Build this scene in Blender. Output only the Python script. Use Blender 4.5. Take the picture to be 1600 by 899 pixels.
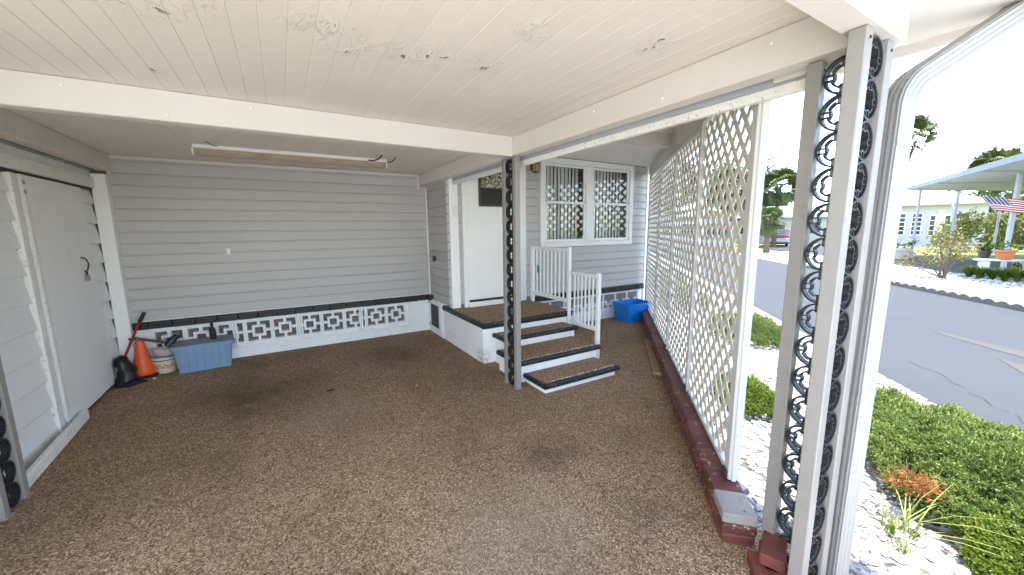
import bpy, math, random
from mathutils import Matrix, Vector
R_ = math.radians
random.seed(7)
for o in list(bpy.data.objects): bpy.data.objects.remove(o)
S = bpy.context.scene
COL = S.collection
# ------------------------------------------------------------------ camera
cam_d = bpy.data.cameras.new('camera'); cam = bpy.data.objects.new('camera', cam_d); COL.objects.link(cam)
cam_d.sensor_width = 36; cam_d.lens = 597.16 / 1600 * 36; cam_d.clip_start = 0.05; cam_d.clip_end = 900
yaw, pitch, roll = 0.539604519, 0.151536073, -0.0102721104
cy, sy, cp, sp = math.cos(yaw), math.sin(yaw), math.cos(pitch), math.sin(pitch)
fw = Vector((sy*cp, cy*cp, -sp)); rt = Vector((cy, -sy, 0)); up = rt.cross(fw)
rt2 = math.cos(roll)*rt + math.sin(roll)*up; up2 = -math.sin(roll)*rt + math.cos(roll)*up
m = Matrix((rt2, up2, -fw)).transposed().to_4x4(); m.translation = Vector((0, 0, 1.6))
cam.matrix_world = m
S.camera = cam
# ------------------------------------------------------------------ world, sun, exposure
SUN = Vector((0.13, -0.11, 0.98)).normalized()          # direction towards the sun
el = math.asin(SUN.z); az = math.atan2(SUN.x, SUN.y)
w = bpy.data.worlds.new('World'); S.world = w; w.use_nodes = True
nt = w.node_tree; nt.nodes.clear()
wo = nt.nodes.new('ShaderNodeOutputWorld'); bg = nt.nodes.new('ShaderNodeBackground')
sky = nt.nodes.new('ShaderNodeTexSky'); sky.sky_type = 'NISHITA'; sky.sun_disc = False
sky.sun_elevation = el; sky.sun_rotation = az; sky.air_density = 1.0; sky.dust_density = 0.25; sky.ozone_density = 1.2
tc = nt.nodes.new('ShaderNodeTexCoord'); mp = nt.nodes.new('ShaderNodeMapping'); mp.inputs['Scale'].default_value = (1, 1, 2.6)
cn = nt.nodes.new('ShaderNodeTexNoise'); cn.inputs['Scale'].default_value = 2.3; cn.inputs['Detail'].default_value = 7; cn.inputs['Roughness'].default_value = 0.55
cr = nt.nodes.new('ShaderNodeValToRGB'); cr.color_ramp.elements[0].position = 0.48; cr.color_ramp.elements[1].position = 0.72
cm = nt.nodes.new('ShaderNodeMixRGB'); cm.inputs['Color2'].default_value = (9.5, 9.7, 10.0, 1)
nt.links.new(tc.outputs['Generated'], mp.inputs['Vector']); nt.links.new(mp.outputs['Vector'], cn.inputs['Vector'])
nt.links.new(cn.outputs['Fac'], cr.inputs['Fac']); nt.links.new(cr.outputs['Color'], cm.inputs['Fac'])
nt.links.new(sky.outputs['Color'], cm.inputs['Color1']); nt.links.new(cm.outputs['Color'], bg.inputs['Color'])
bg.inputs['Strength'].default_value = 0.15
nt.links.new(bg.outputs['Background'], wo.inputs['Surface'])
sd = bpy.data.lights.new('sun', 'SUN'); sd.energy = 3.0; sd.angle = R_(0.53); sd.color = (1.0, 0.965, 0.915)
so = bpy.data.objects.new('sun', sd); COL.objects.link(so); so.rotation_euler = SUN.to_track_quat('Z', 'Y').to_euler(); so.location = (6, -4, 30)
S.view_settings.view_transform = 'Standard'; S.view_settings.look = 'None'; S.view_settings.gamma = 1
S.view_settings.exposure = 2.42
S.render.engine = 'CYCLES'
try:
    S.cycles.max_bounces = 10; S.cycles.diffuse_bounces = 6; S.cycles.transparent_max_bounces = 16
except Exception: pass

# ------------------------------------------------------------------ materials
MATS = {}
class NG:
    def __init__(s, name):
        s.m = bpy.data.materials.new(name); s.m.use_nodes = True; s.t = s.m.node_tree; s.t.nodes.clear()
        s.out = s.n('ShaderNodeOutputMaterial'); s.b = s.n('ShaderNodeBsdfPrincipled'); s.l(s.b.outputs[0], s.out.inputs[0])
        s.tc = s.n('ShaderNodeTexCoord'); s.P = s.tc.outputs['Object']
    def n(s, t, **k):
        x = s.t.nodes.new(t)
        for a, b in k.items(): setattr(x, a, b)
        return x
    def l(s, a, b): s.t.links.new(a, b)
    def noise(s, sc, det=4, ro=.55, vec=None, dist=0):
        x = s.n('ShaderNodeTexNoise'); x.inputs['Scale'].default_value = sc; x.inputs['Detail'].default_value = det
        x.inputs['Roughness'].default_value = ro; x.inputs['Distortion'].default_value = dist; s.l(vec or s.P, x.inputs['Vector']); return x.outputs['Fac']
    def vor(s, sc, feat='F1', out='Color', vec=None):
        x = s.n('ShaderNodeTexVoronoi'); x.feature = feat; x.inputs['Scale'].default_value = sc; s.l(vec or s.P, x.inputs['Vector']); return x.outputs[out]
    def ramp(s, fac, stops, mode='LINEAR'):
        x = s.n('ShaderNodeValToRGB'); e = x.color_ramp; e.interpolation = mode
        while len(e.elements) < len(stops): e.elements.new(.5)
        for q, (p, c) in zip(e.elements, stops):
            q.position = p; q.color = (c, c, c, 1) if isinstance(c, (int, float)) else (*c, 1)
        s.l(fac, x.inputs['Fac']); return x.outputs['Color']
    def mix(s, fac, a, b, mode='MIX'):
        x = s.n('ShaderNodeMixRGB'); x.blend_type = mode
        for sock, v in ((x.inputs['Fac'], fac), (x.inputs['Color1'], a), (x.inputs['Color2'], b)):
            if isinstance(v, (int, float)): sock.default_value = v if sock.name == 'Fac' else (v, v, v, 1)
            elif isinstance(v, tuple): sock.default_value = (*v, 1)
            else: s.l(v, sock)
        return x.outputs[0]
    def math(s, op, a, b=0):
        x = s.n('ShaderNodeMath'); x.operation = op
        for i, v in enumerate((a, b)):
            if isinstance(v, (int, float)): x.inputs[i].default_value = v
            else: s.l(v, x.inputs[i])
        return x.outputs[0]
    def mapping(s, scale=(1, 1, 1), loc=(0, 0, 0), rot=(0, 0, 0), vec=None):
        x = s.n('ShaderNodeMapping'); x.inputs['Scale'].default_value = scale; x.inputs['Location'].default_value = loc; x.inputs['Rotation'].default_value = rot
        s.l(vec or s.P, x.inputs['Vector']); return x.outputs[0]
    def bump(s, h, st=.3, d=.01):
        x = s.n('ShaderNodeBump'); x.inputs['Strength'].default_value = st; x.inputs['Distance'].default_value = d
        s.l(h, x.inputs['Height']); s.l(x.outputs[0], s.b.inputs['Normal'])
    def col(s, c):
        if isinstance(c, tuple): s.b.inputs['Base Color'].default_value = (*c, 1)
        else: s.l(c, s.b.inputs['Base Color'])
    def rough(s, r):
        if isinstance(r, (int, float)): s.b.inputs['Roughness'].default_value = r
        else: s.l(r, s.b.inputs['Roughness'])
    def world(s):
        g = s.n('ShaderNodeNewGeometry'); s.P = g.outputs['Position']; return s
    def rnd(s): return s.n('ShaderNodeObjectInfo').outputs['Random']

def paint(name, c, rough=.5, var=.10, sc=3.0, dirt=.0, dirtc=(.16, .13, .10), bump=.05, bsc=60, objvar=.0, chips=0., chipc=(.3, .28, .25), metal=0., wpos=True, spec=.4):
    g = NG(name)
    if wpos: g.world()
    k = tuple(x*(1-var) for x in c); j = tuple(min(1, x*(1+var*.6)) for x in c)
    col = g.mix(g.noise(sc, 5, .6), k, j)
    if objvar:
        col = g.mix(1.0, col, g.ramp(g.rnd(), [(0, 1-objvar), (1, 1.0)]), 'MULTIPLY')
    if dirt:
        col = g.mix(g.ramp(g.noise(sc*2.3, 8, .7, dist=.4), [(.52, 0), (.75, dirt)]), col, dirtc)
    if chips:
        col = g.mix(g.ramp(g.noise(sc*9, 6, .6), [(.66-chips*.1, 0), (.675-chips*.1, 1)]), col, chipc)
    g.col(col); g.rough(g.ramp(g.noise(sc*4, 3), [(.3, max(.02, rough-.08)), (.7, min(1, rough+.1))]))
    g.b.inputs['Metallic'].default_value = metal; g.b.inputs['Specular IOR Level'].default_value = spec
    if bump: g.bump(g.noise(bsc, 4), bump, .01)
    MATS[name] = g.m; return g.m

paint('ceiling_white', (.82, .775, .715), .55, .05, 2.2, .10, (.45, .38, .30), .10, 25)
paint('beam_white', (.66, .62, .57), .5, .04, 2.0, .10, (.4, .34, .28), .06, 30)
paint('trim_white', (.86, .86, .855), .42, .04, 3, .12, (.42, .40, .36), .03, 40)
paint('worn_white', (.80, .79, .76), .55, .05, 6, .35, (.36, .31, .25), .10, 40, chips=.35, chipc=(.42, .38, .32))
paint('block_white', (.86, .875, .89), .75, .05, 4, .30, (.46, .44, .40), .25, 35)
paint('siding_grey', (.515, .50, .49), .48, .06, 1.3, .12, (.36, .345, .32), .22, 2.2, objvar=.07)
paint('siding_seam', (.20, .20, .205), .6, .05)
paint('shed_white', (.83, .835, .84), .5, .05, 1.5, .14, (.40, .38, .34), .05, 30, objvar=.06)
paint('shed_door', (.85, .85, .855), .45, .04, 1.2, .18, (.42, .39, .35), .05, 14)
paint('shed_dark', (.05, .05, .055), .7)
paint('channel_grey', (.40, .42, .44), .45, .06, 4)
paint('post_metal', (.275, .26, .243), .42, .12, 7, .45, (.20, .165, .13), .06, 60, spec=.5)
paint('ring_black', (.022, .023, .026), .48, .25, 9, .3, (.07, .065, .06), .05, 60)
paint('black_paint', (.018, .019, .022), .42, .25, 8, .25, (.09, .085, .075), .18, 50)
paint('nosing_black', (.016, .018, .024), .38, .25, 8, .2, (.10, .09, .08), .12, 50, chips=.15, chipc=(.55, .52, .48))
paint('lattice_pvc', (.72, .68, .61), .5, .05, 2.5, .15, (.44, .40, .33), .03, 30)
paint('lattice_post', (.66, .65, .635), .45, .04, 4, .2, (.45, .42, .37), .04, 40)
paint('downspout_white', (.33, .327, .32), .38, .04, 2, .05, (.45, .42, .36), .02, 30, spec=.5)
paint('door_white', (.87, .86, .84), .45, .03, 1.4, .12, (.5, .47, .42), .03, 20)
paint('frame_white', (.86, .86, .855), .4, .03, 4, .08)
paint('bronze', (.06, .05, .042), .4, .2, 10)
paint('louver_dark', (.05, .052, .055), .35, .15, 10)
paint('blind_slat', (.80, .81, .79), .6, .05, 3)
paint('interior_dark', (.10, .10, .10), .8, .2, 1)
paint('fixture_white', (.78, .77, .74), .4, .05, 6, .2)
paint('wire_black', (.015, .015, .015), .5)
paint('grille_dark', (.09, .085, .08), .6, .2, 20)
paint('cone_orange', (.78, .12, .025), .45, .12, 8, .35, (.20, .06, .03), .04, 40)
paint('rubber_black', (.02, .02, .022), .6, .2, 10)
paint('tool_red', (.30, .025, .03), .4, .15, 10)
paint('tool_brown', (.10, .06, .045), .6, .2, 14)
paint('bag_black', (.012, .014, .017), .35, .3, 9, bump=.5, bsc=25)
paint('tote_blue', (.21, .33, .50), .45, .08, 5, .25, (.28, .30, .33), .03, 30)
paint('tote_lid', (.19, .25, .33), .5, .08, 5, .4, (.24, .25, .26), .05, 30)
paint('bin_blue', (.015, .24, .78), .38, .08, 5, .1, (.05, .15, .35), .02, 30)
paint('pot_white', (.70, .66, .60), .4, .06, 6, .3, (.35, .30, .24))
paint('pot_band', (.10, .03, .02), .4)
paint('pot_gold', (.62, .30, .05), .4, .4, 40)
paint('terracotta', (.55, .19, .08), .7, .15, 9)
paint('brick_pale', (.30, .275, .255), .7, .2, 4, .7, (.22, .11, .10), .3, 40, chips=.2, chipc=(.20, .07, .06))
paint('wood_plank', (.36, .24, .13), .7, .25, 7, .3, (.16, .10, .06), .2, 40)
paint('outlet_white', (.78, .77, .73), .4, .03)
paint('rock_white', (.46, .455, .44), .8, .25, 12, .25, (.42, .38, .31), .3, 40, objvar=.1)
paint('concrete', (.50, .49, .46), .85, .12, 2, .3, (.30, .28, .25), .25, 30)
paint('concrete_light', (.70, .69, .66), .85, .10, 2, .3, (.40, .38, .34), .2, 20)
paint('drive_white', (.66, .65, .63), .85, .06, 1.5, .15, (.5, .48, .44), .1, 20)
paint('statue_grey', (.30, .30, .29), .8, .2, 6)
paint('neighbour_white', (.44, .455, .48), .5, .04, 1)
paint('neighbour_fascia', (.22, .25, .29), .4, .05, 1)
paint('neighbour_metal', (.40, .435, .49), .4, .05, 1)
paint('roof_white', (.84, .84, .83), .5, .04, .6)
paint('eave_cream', (.50, .46, .37), .5, .05, 1)
paint('shutter_cream', (.80, .66, .44), .5)
paint('window_dark', (.045, .055, .065), .12, .3, 2, bump=0)
paint('roof_blue', (.24, .29, .34), .5, .06, 1)
paint('bark', (.16, .125, .09), .9, .3, 6, bump=.6, bsc=14)
paint('palm_trunk', (.12, .095, .07), .9, .3, 5, bump=.8, bsc=10)
paint('car_red', (.10, .008, .014), .22, .05, 2, bump=0, spec=.6)
paint('car_silver', (.42, .43, .45), .3, .05, 2, bump=0)
paint('car_glass', (.025, .035, .04), .08, .1, 2, bump=0)
paint('tail_red', (.5, .02, .02), .2, .1, 2, bump=0)
paint('plate_white', (.75, .77, .78), .4)
paint('debris_tan', (.55, .48, .36), .8)
paint('edging', (.13, .125, .12), .85, .2, 6, bump=.3, bsc=30)

def leaf_mat(name, c1, c2, c3=None, tr=.25):
    g = NG(name)
    col = g.ramp(g.noise(.9, 3), [(.3, c1), (.7, c2)]) if not c3 else g.ramp(g.math('ADD', g.math('MULTIPLY', g.noise(2.0, 3), .55), g.math('MULTIPLY', g.noise(19, 2), .45)), [(.34, c1), (.52, c2), (.70, c3)])
    g.col(col); g.rough(.55); g.b.inputs['Specular IOR Level'].default_value = .35
    tl = g.n('ShaderNodeBsdfTranslucent'); g.l(col, tl.inputs['Color']); mx = g.n('ShaderNodeMixShader'); mx.inputs[0].default_value = tr
    g.l(g.b.outputs[0], mx.inputs[1]); g.l(tl.outputs[0], mx.inputs[2]); g.l(mx.outputs[0], g.out.inputs[0])
    MATS[name] = g.m
leaf_mat('juniper', (.115, .165, .038), (.18, .24, .058), (.30, .34, .10))
leaf_mat('juniper_yellow', (.10, .15, .02), (.18, .24, .03), (.28, .30, .06))
leaf_mat('dead_brown', (.28, .10, .035), (.42, .18, .06))
leaf_mat('grass_blade', (.14, .20, .04), (.34, .34, .10))
leaf_mat('tree_dark', (.025, .055, .018), (.05, .09, .025), (.09, .13, .035))
leaf_mat('tree_mid', (.03, .055, .014), (.055, .09, .022), (.11, .13, .035))
leaf_mat('palm_green', (.035, .055, .014), (.065, .09, .024), (.13, .135, .045))
leaf_mat('croton', (.06, .09, .02), (.13, .155, .035), (.26, .20, .06))
leaf_mat('lily_green', (.06, .12, .018), (.12, .20, .028), (.24, .28, .05))
leaf_mat('bromeliad', (.08, .10, .03), (.17, .16, .055), (.32, .16, .085))

# pebble-epoxy floor: multicoloured grains with stains of their own
def pebble(name, stain=True):
    g = NG(name).world()
    cell = g.n('ShaderNodeSeparateColor'); g.l(g.vor(165), cell.inputs[0])
    cell2 = g.n('ShaderNodeSeparateColor'); g.l(g.vor(90), cell2.inputs[0])
    f = g.math('ADD', g.math('MULTIPLY', cell.outputs[0], .74), g.math('MULTIPLY', cell2.outputs[1], .26))
    col = g.ramp(f, [(.08, (.072, .043, .024)), (.30, (.175, .105, .058)), (.52, (.300, .185, .104)), (.72, (.430, .290, .172)), (.93, (.66, .51, .345))])
    if stain:
        big = g.noise(.85, 5, .6); col = g.mix(g.ramp(big, [(.42, .0), (.68, .42)]), col, (.085, .052, .030))
        col = g.mix(g.ramp(g.noise(1.7, 6, .65, vec=g.mapping(loc=(3, 7, 0))), [(.58, 0), (.78, .30)]), col, (.30, .235, .17))
        sx_ = g.n('ShaderNodeSeparateXYZ'); g.l(g.P, sx_.inputs[0]); wob = g.math('ADD', sx_.outputs[0], g.math('MULTIPLY', g.noise(.6, 3), .35))
        for (lx, aa, cc) in ((-.45, .30, (.10, .066, .042)), (1.05, .26, (.10, .066, .042)), (.45, .16, (.36, .25, .15))):
            dd = g.math('ABSOLUTE', g.math('SUBTRACT', wob, lx+.17)); lane = g.math('MULTIPLY', g.ramp(dd, [(.06, aa), (.20, 0)]), g.ramp(g.noise(3.1, 5, .65), [(.36, 0), (.62, 1)])); col = g.mix(lane, col, cc)
        col = g.mix(g.ramp(g.noise(9, 4, .6), [(.50, 0), (.72, .30)]), col, (.33, .24, .16))
        for (x, y, r, a, c) in ((1.55, 2.05, .34, .50, (.060, .040, .027)), (.25, 3.55, .5, .28, (.33, .27, .2)), (.95, 1.6, .6, .30, (.33, .27, .20)), (1.62, 1.30, .30, .35, (.06, .040, .028)), (-.3, 4.4, .8, .35, (.06, .038, .022)), (1.15, 4.75, .55, .35, (.06, .038, .024))):
            d = g.n('ShaderNodeVectorMath'); d.operation = 'DISTANCE'; nn = g.n('ShaderNodeMixRGB'); nn.inputs[0].default_value = .22
            nz = g.n('ShaderNodeTexNoise'); nz.inputs['Scale'].default_value = 2.2; nz.inputs['Detail'].default_value = 5; g.l(g.P, nz.inputs['Vector'])
            ad = g.n('ShaderNodeVectorMath'); ad.operation = 'MULTIPLY_ADD'; g.l(nz.outputs['Color'], ad.inputs[0]); ad.inputs[1].default_value = (.6, .6, 0); g.l(g.P, ad.inputs[2])
            g.l(ad.outputs[0], d.inputs[0]); d.inputs[1].default_value = (x+.3, y+.3, 0)
            col = g.mix(g.ramp(d.outputs['Value'], [(r*.15, a), (min(.99, r), 0)]), col, c)
    g.col(col); g.rough(.8); g.b.inputs['Specular IOR Level'].default_value = .12
    g.bump(g.vor(165, out='Distance'), .45, .005)
    MATS[name] = g.m
pebble('pebble_floor'); pebble('pebble_mat', False)

def special():
    # painted brick of the kerb
    g = NG('brick_maroon').world()
    c = g.mix(g.noise(9, 6, .6), (.085, .020, .016), (.165, .048, .036)); c = g.mix(1., c, g.ramp(g.rnd(), [(0, .62), (1, 1.25)]), 'MULTIPLY')
    c = g.mix(g.ramp(g.noise(24, 7, .7), [(.595, 0), (.615, 1)]), c, (.42, .33, .30))
    c = g.mix(g.ramp(g.noise(6, 6, .6, vec=g.mapping(loc=(5, 2, 1))), [(.55, 0), (.75, .6)]), c, (.06, .03, .03))
    g.col(c); g.rough(.6); g.bump(g.noise(45, 6, .65), .5, .01); MATS['brick_maroon'] = g.m
    g = NG('brick_red').world(); c = g.mix(g.noise(14, 6), (.13, .027, .018), (.23, .062, .044)); c = g.mix(g.ramp(g.noise(30, 6, .7), [(.6, 0), (.64, 1)]), c, (.10, .04, .035))
    g.col(c); g.rough(.75); g.bump(g.noise(60, 6, .65), .5, .01); MATS['brick_red'] = g.m
    g = NG('mortar').world(); g.col(g.mix(g.noise(20), (.07, .028, .026), (.20, .13, .11))); g.rough(.9); MATS['mortar'] = g.m
    # ceiling boards with flaking paint
    g = NG('ceiling_flaking').world()
    c = g.mix(g.noise(1.3, 5, .6), (.735, .665, .585), (.785, .725, .65)); c = g.mix(1., c, g.ramp(g.rnd(), [(0, .965), (1, 1.0)]), 'MULTIPLY')
    msk = None
    for (x, y, r) in ((.17, 1.87, .10), (.28, 1.90, .13), (.37, 2.0, .14), (.55, 1.95, .12), (.70, 1.93, .14), (.95, 1.85, .14), (-.48, 2.75, .06), (-.35, 1.9, .25), (1.55, 1.3, .12), (1.0, 1.45, .10)):
        d = g.n('ShaderNodeVectorMath'); d.operation = 'DISTANCE'; g.l(g.P, d.inputs[0]); d.inputs[1].default_value = (x, y, 2.43)
        v = g.ramp(d.outputs['Value'], [(r*.4, 1), (r*1.15, 0)])
        msk = v if msk is None else g.mix(1., msk, v, 'LIGHTEN')
    fl = g.noise(17, 6, .62, vec=g.mapping(scale=(1, .55, 1)), dist=.5)
    lift = g.math('MULTIPLY', g.ramp(fl, [(.50, 0), (.56, 1)]), msk)
    bare = g.math('MULTIPLY', g.ramp(fl, [(.63, 0), (.64, 1)]), g.ramp(msk, [(.55, 0), (.8, 1)]))
    c = g.mix(g.math('MULTIPLY', lift, .16), c, (.9, .84, .76)); c = g.mix(bare, c, (.17, .13, .085))
    g.col(c); g.rough(.5); g.bump(g.math('ADD', g.math('MULTIPLY', g.noise(6, 5), .25), lift), .55, .012); MATS['ceiling_flaking'] = g.m
    # landing blocks with worn corner
    g = NG('asphalt').world()
    c = g.mix(g.noise(2.2, 6, .65), (.027, .029, .0345), (.034, .0365, .0425)); c = g.mix(g.ramp(g.noise(160, 2), [(.35, 0), (.75, .45)]), c, (.052, .053, .057))
    g2 = g.noise(.35, 4, .6, vec=g.mapping(scale=(1, 1, 1), rot=(0, 0, R_(-45)))); c = g.mix(g.ramp(g2, [(.45, 0), (.7, .35)]), c, (.025, .027, .032))
    g.col(c); g.rough(.85); g.bump(g.noise(120, 4), .3, .006); MATS['asphalt'] = g.m
    g = NG('asphalt_patch').world(); g.col(g.mix(g.noise(5, 7, .7, vec=g.mapping(scale=(1, .25, 1), rot=(0, 0, R_(-45)))), (.036, .036, .038), (.072, .063, .052))); g.rough(.9); g.bump(g.noise(90, 4), .3, .006); MATS['asphalt_patch'] = g.m
    g = NG('crack').world(); g.col((.018, .018, .02)); g.rough(.95); MATS['crack'] = g.m
    g = NG('rock_ground').world(); cc = g.n('ShaderNodeSeparateColor'); g.l(g.vor(24), cc.inputs[0])
    c = g.ramp(cc.outputs[0], [(0, (.06, .052, .043)), (.25, (.26, .245, .215)), (1, (.42, .41, .39))]); c = g.mix(g.ramp(g.noise(1.1, 5), [(.55, 0), (.75, .45)]), c, (.40, .34, .26))
    g.col(c); g.rough(.9); g.bump(g.vor(24, out='Distance'), .9, .04); MATS['rock_ground'] = g.m
    g = NG('lawn').world(); g.col(g.mix(g.noise(.6, 6, .7), (.11, .15, .03), (.26, .25, .08))); g.rough(.9); g.bump(g.noise(30, 4), .6, .05); MATS['lawn'] = g.m
    # thin window glass
    g = NG('glass'); tr = g.n('ShaderNodeBsdfTransparent'); tr.inputs[0].default_value = (.95, .96, .955, 1); gl = g.n('ShaderNodeBsdfGlossy'); gl.inputs['Roughness'].default_value = .015
    ge = g.n('ShaderNodeNewGeometry'); dt = g.n('ShaderNodeVectorMath'); dt.operation = 'DOT_PRODUCT'; g.l(ge.outputs['Normal'], dt.inputs[0]); g.l(ge.outputs['Incoming'], dt.inputs[1])
    fz = g.math('ADD', g.math('MULTIPLY', g.math('POWER', g.math('SUBTRACT', 1.0, g.math('ABSOLUTE', dt.outputs['Value'])), 5), .95), .05); mx = g.n('ShaderNodeMixShader')
    g.l(fz, mx.inputs[0]); g.l(tr.outputs[0], mx.inputs[1]); g.l(gl.outputs[0], mx.inputs[2]); g.l(mx.outputs[0], g.out.inputs[0]); MATS['glass'] = g.m
    g = NG('floral_glass').world(); d = g.vor(26, 'DISTANCE_TO_EDGE', 'Distance'); cc = g.n('ShaderNodeSeparateColor'); g.l(g.vor(26), cc.inputs[0])
    c = g.ramp(cc.outputs[0], [(0, (.42, .40, .30)), (.5, (.55, .55, .45)), (.8, (.40, .24, .16)), (1, (.30, .36, .24))]); c = g.mix(g.ramp(d, [(.05, 1), (.10, 0)]), c, (.04, .04, .035))
    g.col(c); g.rough(.2); MATS['floral_glass'] = g.m
    g = NG('lens_rust').world(); c = g.mix(g.noise(5, 6, .7, vec=g.mapping(scale=(1, 9, 9))), (.30, .22, .14), (.50, .44, .35)); c = g.mix(g.ramp(g.noise(2.4, 5), [(.5, 0), (.7, .8)]), c, (.24, .13, .06))
    g.col(c); g.rough(.35); MATS['lens_rust'] = g.m
    g = NG('lamp_glass'); g.col((.62, .50, .30)); g.rough(.3); g.b.inputs['Transmission Weight'].default_value = .35; MATS['lamp_glass'] = g.m
    g = NG('block_worn').world(); c = g.mix(g.noise(5, 6), (.82, .83, .845), (.88, .89, .90)); c = g.mix(g.ramp(g.noise(7, 6, .65), [(.62, 0), (.78, .25)]), c, (.55, .54, .52))
    d = g.n('ShaderNodeVectorMath'); d.operation = 'DISTANCE'; g.l(g.P, d.inputs[0]); d.inputs[1].default_value = (1.95, 4.02, .06)
    bare = g.math('MULTIPLY', g.ramp(d.outputs['Value'], [(.05, 1), (.15, 0)]), g.ramp(g.noise(30, 6, .7), [(.46, 0), (.54, .8)]))
    c = g.mix(bare, c, (.30, .28, .26)); g.col(c); g.rough(.75); g.bump(g.noise(35, 5), .3, .01); MATS['block_worn'] = g.m
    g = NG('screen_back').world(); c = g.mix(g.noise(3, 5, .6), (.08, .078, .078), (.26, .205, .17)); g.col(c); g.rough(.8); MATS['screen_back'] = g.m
    g = NG('flag_cloth'); uv = g.n('ShaderNodeSeparateXYZ'); g.l(g.tc.outputs['UV'], uv.inputs[0]); u, v = uv.outputs[0], uv.outputs[1]
    st = g.math('MODULO', g.math('FLOOR', g.math('MULTIPLY', v, 13)), 2); c = g.mix(st, (.45, .03, .05), (.75, .73, .72))
    fx = g.math('SUBTRACT', g.math('FRACT', g.math('MULTIPLY', u, 15)), .5); fy = g.math('SUBTRACT', g.math('FRACT', g.math('MULTIPLY', v, 11)), .5)
    rr = g.math('SQRT', g.math('ADD', g.math('MULTIPLY', fx, fx), g.math('MULTIPLY', fy, fy))); cant = g.mix(g.math('LESS_THAN', rr, .30), (.02, .03, .11), (.75, .75, .76))
    incant = g.math('MULTIPLY', g.math('LESS_THAN', u, .4), g.math('GREATER_THAN', v, .4615)); g.col(g.mix(incant, c, cant)); g.rough(.8); MATS['flag_cloth'] = g.m
special()

# ------------------------------------------------------------------ mesh helpers
class MB:
    def __init__(s): s.v = []; s.f = []; s.uv = None
    def add(s, vs, fs, M=None):
        o = len(s.v)
        s.v += [tuple(M @ Vector(p)) for p in vs] if M else [tuple(p) for p in vs]
        s.f += [tuple(i+o for i in q) for q in fs]; return s
    def box(s, x0, x1, y0, y1, z0, z1, b=0., M=None):
        if b <= 0:
            vs = [(x, y, z) for x in (x0, x1) for y in (y0, y1) for z in (z0, z1)]
            return s.add(vs, [(0, 1, 3, 2), (4, 6, 7, 5), (0, 4, 5, 1), (2, 3, 7, 6), (0, 2, 6, 4), (1, 5, 7, 3)], M)
        vs = []; ix = {}
        for i, x in ((0, x0), (1, x1)):
            for j, y in ((0, y0), (1, y1)):
                for k, z in ((0, z0), (1, z1)):
                    dx, dy, dz = (b if i == 0 else -b), (b if j == 0 else -b), (b if k == 0 else -b)
                    ix[i, j, k, 0] = len(vs); vs.append((x, y+dy, z+dz))
                    ix[i, j, k, 1] = len(vs); vs.append((x+dx, y, z+dz))
                    ix[i, j, k, 2] = len(vs); vs.append((x+dx, y+dy, z))
        fs = []
        sq = ((0, 0), (0, 1), (1, 1), (1, 0))
        for i in (0, 1): fs.append([ix[i, a, c, 0] for a, c in sq]); fs.append([ix[a, i, c, 1] for a, c in sq]); fs.append([ix[a, c, i, 2] for a, c in sq])
        for a in (0, 1):
            for c in (0, 1):
                fs.append([ix[0, a, c, 1], ix[1, a, c, 1], ix[1, a, c, 2], ix[0, a, c, 2]])
                fs.append([ix[a, 0, c, 0], ix[a, 1, c, 0], ix[a, 1, c, 2], ix[a, 0, c, 2]])
                fs.append([ix[a, c, 0, 0], ix[a, c, 1, 0], ix[a, c, 1, 1], ix[a, c, 0, 1]])
        for a in (0, 1):
            for c in (0, 1):
                for e in (0, 1): fs.append([ix[a, c, e, 0], ix[a, c, e, 1], ix[a, c, e, 2]])
        return s.add(vs, fs, M)
    def tube(s, pts, rad, n=8, cap=True):
        pts = [Vector(p) for p in pts]; rings = []
        rad = rad if isinstance(rad, (list, tuple)) else [rad]*len(pts)
        ref = None
        for i, p in enumerate(pts):
            t = (pts[min(i+1, len(pts)-1)] - pts[max(i-1, 0)]).normalized()
            if ref is None: ref = Vector((0, 0, 1)) if abs(t.z) < .9 else Vector((1, 0, 0))
            a = (ref - t*ref.dot(t)).normalized(); ref = a; b = t.cross(a)
            rings.append([tuple(p + (a*math.cos(k*2*math.pi/n) + b*math.sin(k*2*math.pi/n))*rad[i]) for k in range(n)])
        return s.loft(rings, cap)
    def loft(s, rings, cap=True, closed=True):
        n = len(rings[0]); vs = [p for r in rings for p in r]; fs = []
        for i in range(len(rings)-1):
            for k in range(n if closed else n-1):
                a, b = i*n+k, i*n+(k+1) % n; fs.append((a, b, b+n, a+n))
        if cap: fs.append(tuple(range(n))); fs.append(tuple((len(rings)-1)*n+k for k in range(n)))
        return s.add(vs, fs)
    def lathe(s, prof, c=(0, 0, 0), n=20, cap=True):
        return s.loft([[(c[0]+r*math.cos(2*math.pi*k/n), c[1]+r*math.sin(2*math.pi*k/n), c[2]+z) for k in range(n)] for r, z in prof], cap)
    def prism(s, poly, axis, a, b):
        def P(u, v, t): return {'x': (t, u, v), 'y': (u, t, v), 'z': (u, v, t)}[axis]
        return s.loft([[P(u, v, a) for u, v in poly], [P(u, v, b) for u, v in poly]])
    def mesh(s, name, smooth=0, recalc=True):
        me = bpy.data.meshes.new(name); me.from_pydata(s.v, [], s.f)
        if recalc:
            import bmesh
            bm = bmesh.new(); bm.from_mesh(me); bmesh.ops.recalc_face_normals(bm, faces=bm.faces); bm.to_mesh(me); bm.free()
        if smooth:
            me.polygons.foreach_set('use_smooth', [True]*len(me.polygons))
            try: me.set_sharp_from_angle(angle=R_(smooth))
            except Exception: pass
        me.update(); return me
ABS = {}
def link(o, parent, loc, rot):
    COL.objects.link(o)
    if parent is not None: o.parent = parent; base = ABS[parent.name]
    else: base = Vector((0, 0, 0))
    ABS[o.name] = Vector(loc); o.location = Vector(loc) - base; o.rotation_euler = rot
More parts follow.
